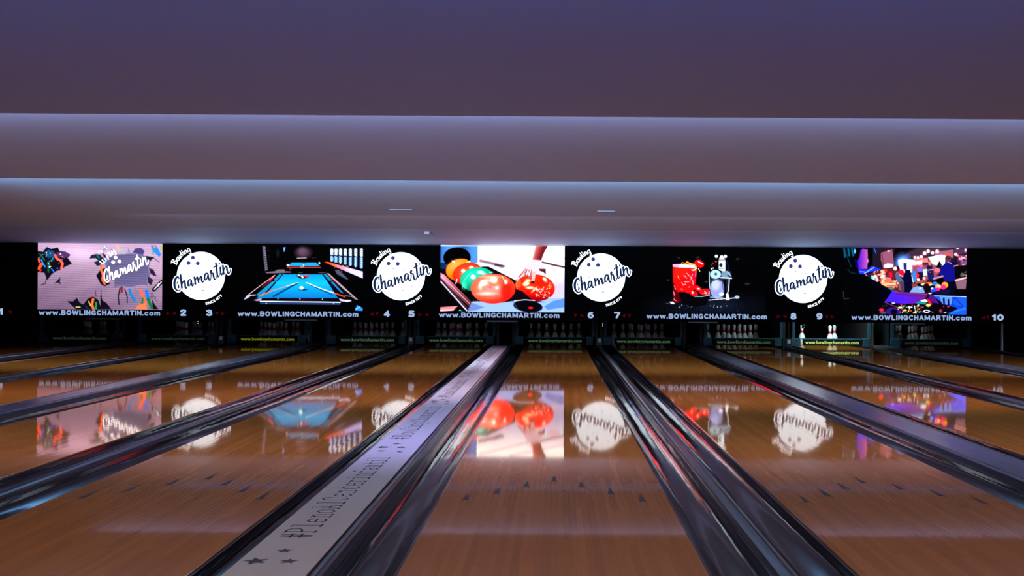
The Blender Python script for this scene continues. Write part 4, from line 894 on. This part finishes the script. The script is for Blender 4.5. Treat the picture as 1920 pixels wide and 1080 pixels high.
# ---- logo panels
SCR = {'B': ([[(.1, 1, .15), (.12, .5, .15), (.1, 0, .15)], [(-.08, .95, .1), (.3, 1.03, .12), (.48, .8, .16), (.18, .56, .1), (.5, .42, .17), (.46, .08, .15), (-.02, 0, .1)]], .66),
       'o': ([[(.25, .55, .1), (.06, .42, .13), (.08, .1, .13), (.25, .0, .1), (.42, .15, .13), (.4, .42, .12), (.25, .55, .1)]], .50),
       'w': ([[(.02, .55, .13), (.06, .1, .14), (.2, .02, .1), (.3, .5, .13), (.34, .08, .14), (.48, .02, .1), (.56, .3, .1), (.54, .56, .1)]], .62),
       'l': ([[(.1, 1, .13), (.1, .3, .14), (.12, .05, .12), (.24, .05, .08)]], .28),
       'i': ([[(.08, .55, .14), (.1, .1, .14), (.2, .02, .08)]], .27),
       'n': ([[(.05, .55, .13), (.07, .02, .14)], [(.08, .35, .08), (.24, .56, .1), (.34, .4, .14), (.34, .06, .13), (.46, .04, .08)]], .50),
       'g': ([[(.4, .5, .1), (.18, .56, .1), (.05, .3, .14), (.15, .03, .1), (.34, .15, .1), (.4, .55, .12)], [(.4, .5, .13), (.42, -.2, .13), (.24, -.42, .12), (.06, -.28, .1)]], .5)}
LOGOS = [(752-375.2, 517.2, 304.5, 447.2, 'black panel with round white ball logo, between brick wall and pool table pictures'),
         (751.7, 518.0, 680.5, 825.8, 'black panel with round white ball logo, between pool table and bowling balls pictures'),
         (1127.0, 520.3, 1058.2, 1203.0, 'black panel with round white ball logo, between bowling balls and cocktail pictures'),
         (1505.6, 523.0, 1435.5, 1579.8, 'black panel with round white ball logo, between cocktail and crowded bar pictures')]
FL = [(410, 425, 18, 6), (660, 300, 12, 5), (620, 357, 16, 4), (340, 542, 30, 4), (575, 455, 14, 5), (710, 705, 16, 6), (565, 782, 24, 8), (310, 788, 10, 6), (365, 853, 12, 6), (545, 882, 18, 3), (625, 658, 24, 3), (690, 826, 18, 3), (490, 455, 12, 3), (760, 305, 22, 3), (400, 755, 14, 4), (260, 305, 10, 4), (870, 720, 18, 3), (255, 385, 10, 3), (680, 420, 12, 3)]
for (lx, ly, xa, xb, lab) in LOGOS:
    root = empty('logo_panel', (wx((xa+xb)/2), YM, Z_PIC), lab, 'illuminated logo panel', 'logo panels between the screens')
    inv = Matrix.Translation(root.location).inverted()
    MB().box(wx(xa)+.001, wx(xb)-.001, YM, YM+0.14, Z_PIC, Z_TOP).build('panel_board', M['black'], root).data.transform(inv)
    cx, cz = plan(lx, ly, D_MASK); k = D_MASK/F/8.64
    def fl(dep):
        return lambda u, v: (cx + (u-533)*k, YM - dep, cz - (v-548)*k)
    def out(b, name, m):
        o = b.build(name, m, root, fix=False); o.data.transform(inv)
        return o
    b = MB(); disc(b, 533, 548, 390, fl(.004), 96); dsc = out(b, 'ball_disc', M['disc'])
    b = MB()
    for u, v, rx, ry in FL: disc(b, u, v, rx, fl(.0055), 9, ry=ry)
    out(b, 'fleck_print', M['fleck']).parent = dsc
    for u, v in ((403, 253), (333, 343), (482, 347)):
        b = MB(); disc(b, u, v, 31, fl(.006), 24); out(b, 'finger_hole', M['hole']).parent = dsc
    b = MB()
    for st in CH: stroke(b, st, fl(.007), 18)
    disc(b, DOT[0], DOT[1], 28, fl(.007), 16); disc(b, 178, 735, 34, fl(.007), 16)
    out(b, 'word_outline', M['outline'])
    b = MB()
    for st in CH: stroke(b, st, fl(.009), 3.5)
    disc(b, DOT[0], DOT[1], DOT[2], fl(.009), 14)
    out(b, 'word_lettering', M['navy'])
    b = MB(); ang = 156.0; rad = 436
    for ch in 'Bowling':
        sts, adv = SCR[ch]; U = 100
        a = R(ang)
        for st in sts:
            pts = []
            for (p, q, w) in st:
                th = a - (p*U)/rad; r = rad + q*U*.92
                pts.append((533 + r*cos(th), 548 - r*sin(th), w*U))
            stroke(b, pts, fl(.004))
        if ch == 'i':
            th = a - .08*U/rad; r = rad + 78
            disc(b, 533 + r*cos(th), 548 - r*sin(th), 8, fl(.004), 10)
        ang -= math.degrees(adv*U/rad)
    out(b, 'top_lettering', M['outline'])
    # small date along the lower edge
    vs_all = MB(); ang = -80.0; rad = 476
    for ch in 'SINCE 1979':
        if ch == ' ': ang += 2.2; continue
        me = text_mesh(ch, 58, 1.6, 0.0, 'LEFT')
        xs = [v.co.x for v in me.vertices]; w = max(xs) - min(xs); mn = min(xs)
        a = R(ang)
        vv = []
        for v in me.vertices:
            r = rad - v.co.y; th = a + (v.co.x - mn)/rad
            vv.append(fl(.004)(533 + r*cos(th), 548 - r*sin(th)))
        vs_all.add(vv, [tuple(p.vertices) for p in me.polygons])
        ang += math.degrees((w + 7)/rad)
        bpy.data.meshes.remove(me)
    out(vs_all, 'date_lettering', M['outline'])

for xa, xb, lab in ((wx(71.3), X0, 'plain black wall panel left of the brick wall picture'), (wx(1811.5), X1, 'plain black wall panel right of the crowded bar picture')):
    a, b2 = min(xa, xb), max(xa, xb)
    tag(MB().box(a+.001, b2-.001, YM, YM+0.14, Z_PIC, Z_TOP).build('end_panel', M['black']), lab, 'wall panel')

# ---- long board under the screens: addresses, numerals, small red arrows
root = empty('masking_board', ((X0+X1)/2, YM, Z_BOT), 'long black board under the screens carrying web addresses and lane numerals', 'masking board')
inv = Matrix.Translation(root.location).inverted()
MB().box(X0, X1, YM-0.006, YM+0.14, Z_BOT, Z_PIC, 0.0).build('board', M['black'], root).data.transform(inv)
for xa, xb in ((73, 300.5), (446, 672), (823, 1049), (1212, 1438), (1596, 1821)):
    o = block_text('www.BOWLINGCHAMARTIN.com', wx(xa+.3), wx(xb+.3), wz(596.4), wz(586.7)-wz(596.4), YM-0.009, M['url'], 'address_lettering', root)
    o.data.transform(inv)
for t, xc, w in (('1', 2, 9), ('2', 344, 11.5), ('3', 392.5, 11.5), ('4', 725.5, 12), ('5', 771.5, 11.5), ('6', 1107.5, 11.5), ('7', 1157, 12), ('8', 1487.5, 11.5), ('9', 1536, 11.5), ('10', 1870.5, 22)):
    o = block_text(t, wx(xc+.3-w/2), wx(xc+.3+w/2), wz(596.5), wz(584.0)-wz(596.5), YM-0.009, M['num'], 'lane_numeral', root, 0.26, 0.10)
    o.data.transform(inv)
for i, (x, y) in enumerate(((20, 586), (316, 587.5), (326, 587.5), (407, 588), (418, 588), (697, 589), (707, 589), (788, 590), (800, 590), (1079, 592), (1092, 592), (1169, 592), (1180, 592.5), (1460, 593.5), (1471, 593.5), (1550, 594), (1561, 594), (1843, 596), (1852, 596))):
    cx, cz = plan(x, y, D_MASK); s = 0.030; k = [(0, 1), (1, 0), (-1, 0)][i % 3]
    if k[0] == 0: q = [(-s, s), (s, s), (0, -s)]
    elif k[0] == 1: q = [(-s, -s), (-s, s), (s, 0)]
    else: q = [(s, -s), (s, s), (-s, 0)]
    vs = [(cx+a, YM-0.0095, cz+b_) for a, b_ in q] + [(cx+a, YM-0.006, cz+b_) for a, b_ in q]
    o = MB().add(vs, [(0, 1, 2), (3, 5, 4), (0, 3, 4, 1), (1, 4, 5, 2), (2, 5, 3, 0)]).build('arrow_light', M['redarrow'], root); o.data.transform(inv)
for xa, xb, y in ((160, 225, 601.5), (533, 595, 603.5), (912, 968, 605.8), (1290, 1346, 608.5), (1672, 1735, 610.5)):
    x1_, z1_ = plan(xa, y, D_MASK); x2_, _ = plan(xb, y, D_MASK)
    o = MB().box(x1_, x2_, YM+0.0, YM+0.03, Z_BOT-0.026, Z_BOT, 0.003).build('label_strip', M['strip'], root); o.data.transform(inv)
for x, y in ((371, 604.5), (1130, 609), (1508, 608.5)):
    cx, cz = plan(x, y, D_MASK)
    so = MB().box(cx-0.03, cx+0.03, YM+0.01, YM+0.05, Z_BOT-0.10, Z_BOT, 0.004).build('pin_sensor', M['black'], root); so.data.transform(inv)
    for dz in (-0.045, -0.078):
        sl = MB().cyl((cx, YM+0.004, Z_BOT+dz), 0.0062, 0.006, 'y', 10).build('sensor_light', M['dot'], so); sl.data.transform(inv)

# ================================================================= PIN END OF THE LANES
YS = D_SIGN + YC
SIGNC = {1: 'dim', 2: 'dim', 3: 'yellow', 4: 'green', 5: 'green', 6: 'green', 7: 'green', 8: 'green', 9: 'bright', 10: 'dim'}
SWL = {1: 'barely lit sweep bar with web address at the end of the leftmost lane',
       2: 'barely lit sweep bar with web address, second from the left',
       3: 'sweep bar with yellow web address, the only yellow one',
       4: 'dark sweep bar with green web address at the end of the pool table lane',
       5: 'dark sweep bar with pale web address behind the numeral 5, left of the white strip',
       6: 'dark sweep bar with pale web address at the end of the centre lane',
       7: 'dark sweep bar with pale web address below the numeral 7',
       8: 'dark sweep bar with pale web address left of the lit pins',
       9: 'lit teal sweep bar with bright green web address under two standing pins',
       10: 'barely lit sweep bar with web address at the end of the rightmost lane'}
for k, cx in LANES.items():
    r = empty('sweep_bar', (cx, YS, 0), SWL[k], 'sweep bar', 'sweep bars in front of the pins')
    sb = MB().box(-0.52, 0.54, 0, 0.03, 0.040, 0.150, 0.004).build('sign_board', M['sign'], r)
    MB().box(-0.53, 0.56, 0.005, 0.06, 0.150, 0.166, 0.003).build('top_rail', M['teal'], r)
    for s, w in ((-1, .16), (1, .12)):
        bk = MB().box(min(s*.56, s*(.56+w)), max(s*.56, s*(.56+w)), 0.0, 0.06, 0.024, 0.175, 0.006)
        blk = bk.build('side_block', M['teal'], r)
        MB().box(min(s*.655, s*.705), max(s*.655, s*.705), 0.02, 0.09, 0.17, 0.74, 0.004).build('sweep_arm', M['teal'], r)
        MB().cyl((s*.62, -0.008, 0.14), 0.009, 0.01, 'y', 12).build('bolt', M['darkgrey'], blk)
    o = fit_text('www.bowlingchamartin.com', -0.475, 0.475, 0.072, 0.055, -0.003, SIGN_TXT[SIGNC[k]], 'sign_lettering', sb, 0.018, 1.08)

# side partitions of the pin decks
KB = []
for k, cx in LANES.items():
    for s in (-1, 1):
        KB.append((k, s, cx + s*0.745))
NEAR = {1: 'leftmost', 2: 'second from left', 3: 'third from left', 4: 'pool table', 5: 'left foreground', 6: 'centre', 7: 'right foreground', 8: 'third from right', 9: 'brightly lit', 10: 'rightmost'}
for k, s, x in KB:
    side = 'left' if s < 0 else 'right'
    r = empty('pin_deck_partition', (x, YS+0.12, -0.12), f'upright side board on the {side} of the {NEAR[k]} pin deck', 'side board', 'side boards of the pin decks')
    MB().box(-0.02, 0.02, 0.0, 2.1, 0.0, 0.90, 0.003).build('side_panel', M['kickshade'], r)
    e = MB().box(-0.024, 0.024, -0.03, 0.0, 0.0, 0.90, 0.006).build('front_edge', M['beige'] if k == 9 and s > 0 else M['kick'] if k == 9 else M['kickshade'], r)
for i, (a, b_) in enumerate(((2, 3), (4, 5), (6, 7), (8, 9))):
    x = mid(a, b_)
    where = ['between second and third lanes', 'between the pool table lane and left foreground lane', 'at the end of the rail beside the centre lane', 'just left of the lit pins'][i]
    r = empty('divider_post', (x, YS-0.10, 0.021), f'dark post with pale number plate {where}', 'post', 'posts at the ends of the narrow rails')
    pb = MB().box(-0.055, 0.055, 0, 0.06, 0.0, 0.14, 0.006).build('post_body', M['darkgrey'], r)
    MB().box(-0.028, 0.028, -0.004, 0.0, 0.060, 0.125, 0.002).build('number_plate', M['plate'], pb)

# pins
PROF = [(0.0259, 0), (0.0285, 0.004), (0.0358, 0.019), (0.0498, 0.057), (0.0580, 0.0860), (0.0605, 0.114), (0.0580, 0.149), (0.0470, 0.184), (0.0313, 0.219), (0.0247, 0.239),
        (0.0229, 0.254), (0.0236, 0.275), (0.0270, 0.299), (0.0308, 0.327), (0.0323, 0.343), (0.0305, 0.360), (0.0240, 0.374), (0.0120, 0.3800), (0.003, 0.381)]
def prof_at(z):
    for (r0, z0), (r1, z1) in zip(PROF[:-1], PROF[1:]):
        if z0 <= z <= z1: return r0 + (r1-r0)*(z-z0)/(z1-z0)
    return 0.02
def make_pin():
    r = bpy.data.objects.new('bowling_pin', None); COL.objects.link(r); r.empty_display_size = .05
    MB().lathe(PROF, 20).build('pin_body', M['pin'], r, smooth=True)
    zs = [0.232, 0.245, 0.258, 0.272]
    pr = [(prof_at(zs[0]) - .001, zs[0])] + [(prof_at(z)+0.0012, z) for z in zs] + [(prof_at(zs[-1]) - .001, zs[-1])]
    MB().lathe(pr, 20).build('neck_stripe', M['red'], r, smooth=True)
    return r
proto = make_pin(); used = [False]
def place_pin(x, y, z, label, group, rot=(0, 0, 0)):
    if not used[0]: o = proto; used[0] = True
    else:
        o = proto.copy(); COL.objects.link(o)
        for ch in proto.children:
            c = ch.copy(); COL.objects.link(c); c.parent = o
    o.location = (x, y, z); o.rotation_euler = rot
    tag(o, label, 'bowling pin', group)
RACK = {1: 'leftmost lane', 2: 'second lane', 3: 'yellow sign lane', 4: 'pool table lane', 5: 'left foreground lane', 6: 'centre lane', 7: 'right foreground lane', 8: 'lane beside lit pins', 10: 'rightmost lane'}
ROWS = [('head', [0]), ('second row', [-.5, .5]), ('third row', [-1, 0, 1]), ('back row', [-1.5, -.5, .5, 1.5])]
PN = {('second row', -.5): 'left pin of the second row', ('second row', .5): 'right pin of the second row',
      ('third row', -1): 'left pin of the third row', ('third row', 0): 'middle pin of the third row', ('third row', 1): 'right pin of the third row',
      ('back row', -1.5): 'leftmost pin of the back row', ('back row', -.5): 'left inner pin of the back row', ('back row', .5): 'right inner pin of the back row', ('back row', 1.5): 'rightmost pin of the back row', ('head', 0): 'foremost pin'}
for k, nm in RACK.items():
    for ri, (rn, xs) in enumerate(ROWS):
        for q in xs:
            place_pin(LANES[k] + q*0.3048, 18.29 + ri*0.264, 0.0, f'{PN[(rn, q)]}, dim rack of the {nm}', f'pins racked on the {nm}')
c9 = LANES[9]
place_pin(c9 - 0.3048, 18.82, 0.0, 'lone lit white pin with red neck at the left of the bright sweep bar', 'lit pins behind the bright sweep bar')
place_pin(c9 + 0.1524, 18.554, 0.0, 'front left one of two lit pins standing close together above the bright sign', 'lit pins behind the bright sweep bar')
place_pin(c9 + 0.3048, 18.82, 0.0, 'rear right one of two lit pins standing close together above the bright sign', 'lit pins behind the bright sweep bar')

# pit cushions
CU = {k: f'black pit curtain behind the pins of the {v}' for k, v in RACK.items()}; CU[9] = 'black pit curtain behind the brightly lit pins'
for k, cx in LANES.items():
    b = MB(); n = 24; vs = []
    for z in (-0.11, 0.78):
        for i in range(n+1):
            u = -0.70 + 1.4*i/n; vs.append((u, 0.02*sin(i*1.3), z))
    vs += [(x, y+0.02, z) for x, y, z in vs]
    m_ = n+1; fs = [(i, i+1, m_+i+1, m_+i) for i in range(n)] + [(2*m_+i, 3*m_+i, 3*m_+i+1, 2*m_+i+1) for i in range(n)]
    o = b.add(vs, fs).build('pit_curtain', M['pit'], loc=(cx, 20.15, 0)); tag(o, CU[k], 'curtain', 'curtains behind the pins')

# slim white upright standing in for an edge highlight at the far right, small box with arm on the ceiling, slim ceiling slots
o = MB().box(-0.012, 0.012, -0.02, 0.02, 0, 0.50, 0.003).build('edge_highlight_upright', M['white'], loc=(7.70, 17.2, 0.0)); tag(o, 'thin pale upright for a board edge highlight at the far right, beyond the rightmost lane', 'rod')
def ceil_h(d):
    for (d0_, h0), (d1_, h1) in zip(cp[:-1], cp[1:]):
        if d0_ <= d <= d1_ and d1_-d0_ > .1: return H + h0 + (h1-h0)*(d-d0_)/(d1_-d0_)
dd = 15.62
x_, z_ = plan(801, 436, dd); zc = ceil_h(dd)
r = empty('ceiling_sensor', (x_, dd+YC, zc), 'small white box with a thin bent arm under the ceiling above the ball pictures', 'sensor')
MB().box(-0.045, 0.035, -0.03, 0.03, z_-zc-0.025, 0.02, 0.005).build('sensor_box', M['white'], r)
b = MB(); pts = [Vector((0.035, 0, z_-zc+0.01)), Vector((0.10, 0, z_-zc-0.03)), Vector((0.16, 0, z_-zc-0.065)), Vector((0.19, 0, z_-zc-0.05))]
for p, q in zip(pts[:-1], pts[1:]):
    t = (q-p).normalized(); n1 = Vector((0, 1, 0)); n2 = t.cross(n1); w = .006
    vs = [p+n1*w+n2*w, p-n1*w+n2*w, p-n1*w-n2*w, p+n1*w-n2*w, q+n1*w+n2*w, q-n1*w+n2*w, q-n1*w-n2*w, q+n1*w-n2*w]
    b.add([v[:] for v in vs], [(0, 1, 2, 3), (7, 6, 5, 4), (0, 4, 5, 1), (1, 5, 6, 2), (2, 6, 7, 3), (3, 7, 4, 0)])
b.build('bent_arm', M['darkgrey'], r)
for xa, xb, y, lab in ((731, 773, 393.5, 'slim pale ceiling slot, the left one of two'), (1120, 1153, 396.3, 'slim pale ceiling slot, the right one of two')):
    dd = 11.3
    for _ in range(6):
        _, z = plan(xa, y, dd); dd = dd*(ceil_h(dd)-H)/(z-H)
    x1_, _ = plan(xa, y, dd); x2_, _ = plan(xb, y, dd); zc = ceil_h(dd)
    o = MB().box(0, x2_-x1_, -0.03, 0.03, -0.006, 0.02, 0.002).build('ceiling_slot', M['slot'], loc=(x1_, dd+YC, zc)); tag(o, lab + ' above the ball pictures' , 'ceiling slot', 'slots in the ceiling')

# ================================================================= LIGHT
def area(name, loc, rot, sx, sy, col, w, spread=180):
    l = bpy.data.lights.new(name, 'AREA'); l.shape = 'RECTANGLE'; l.size = sx; l.size_y = sy; l.color = col; l.energy = w; l.spread = R(spread)
    o = bpy.data.objects.new(name, l); COL.objects.link(o); o.location = loc; o.rotation_euler = rot
    return o
def cove(d, h, w, col, tilt=96):
    area('cove_lamp', (0.9, d + YC + 0.045, H + h), (R(tilt), 0, 0), 13.0, 0.03, col, w*0.95, 70)
def lane_lamp(d, h, w, col, tilt=34):
    area('lane_lamp', (-0.3, d + YC + 0.05, H + h), (R(tilt), 0, 0), 17.0, 0.05, col, w, 88)
# strip lamps on the back of every ceiling step: one washes the next ceiling panel, one the lanes
LAMPS = {'lane1': (0.7, 0.70, 1.9), 'lane2': (1.25, 0.95, 1.5), 'lane3': (1.05, 1.4, 2.2), 'cove1': (0.48, 0.54, 0.76), 'cove2': (0.9, 1.9, 2.5), 'cove3': (0.4, 0.42, 0.58), 'cove4': (0.08, 0.12, 0.22), 'app': (0.84, 0.66, 0.03), 'blue': (0.0, 0.34, 1.25)}
def lamp(k):
    c = LAMPS[k]; m = max(c); return tuple(x/m for x in c), 100*m
for i, (d, h) in enumerate(((5.32, 0.935), (8.42, 0.93), (12.07, 0.915), (14.82, 0.92))):
    c, w = lamp('cove%d' % (i+1)); cove(d, h, w, c, 113)
for i, (d, h) in enumerate(((5.32, 0.93), (8.42, 0.925), (12.07, 0.91))):
    c, w = lamp('lane%d' % (i+1)); lane_lamp(d, h, w, c)
# room lamp over the approach behind the camera
c, w = lamp('app'); area('approach_lamp', (-0.5, -2.4, 2.75), (R(58), 0, 0), 12.0, 0.4, c, w, 52)
c, w = lamp('blue'); area('blue_ceiling_fill', (-1.0, -0.9, 1.75), (R(116), 0, 0), 7.5, 0.3, c, w, 60)  # unseen blue fill, added to tint the nearest ceiling panel
# pit lamp of the brightly lit deck, behind the masking wall
area('pit_lamp_or_fill', (c9, YS - 0.35, 1.45), (R(26), 0, 0), 1.0, 0.15, (0.62, 0.92, 1.0), 24, 100)
for k, w in ((8, .30), (7, .10), (6, .14), (5, .10), (4, .14), (3, .06)):  # faint fill added so pins on the unlit decks still show
    area('pit_lamp_or_fill', (LANES[k], YS - 0.10, 1.45), (R(24), 0, 0), 1.0, 0.15, (0.75, 0.9, 1.0), w)

wd = bpy.data.worlds.new('w'); SC.world = wd; wd.use_nodes = True
wd.node_tree.nodes['Background'].inputs[0].default_value = (0.02, 0.02, 0.03, 1)
wd.node_tree.nodes['Background'].inputs[1].default_value = 0.3

# ================================================================= CAMERA
cam = bpy.data.cameras.new('camera'); co = bpy.data.objects.new('camera', cam); COL.objects.link(co)
cam.sensor_width = 36; cam.lens = F*36/1920
cam.shift_x = -(PX-960)/1920; cam.shift_y = (PY-540)/1920
cam.clip_start = 0.05; cam.clip_end = 100
co.location = (0, YC, H); co.rotation_mode = 'XYZ'
co.matrix_world = Matrix.Translation((0, YC, H)) @ Matrix.Rotation(R(90), 4, 'X') @ Matrix.Rotation(ROLL, 4, 'Z')
SC.camera = co
SC.view_settings.view_transform = 'Standard'; SC.view_settings.look = 'None'
SC.view_settings.exposure = 0.0; SC.view_settings.gamma = 1.0
try: SC.view_settings.use_curve_mapping = False
except Exception: pass
try:
    SC.cycles.max_bounces = 8; SC.cycles.use_denoising = True; SC.cycles.sample_clamp_indirect = 6
except Exception: pass
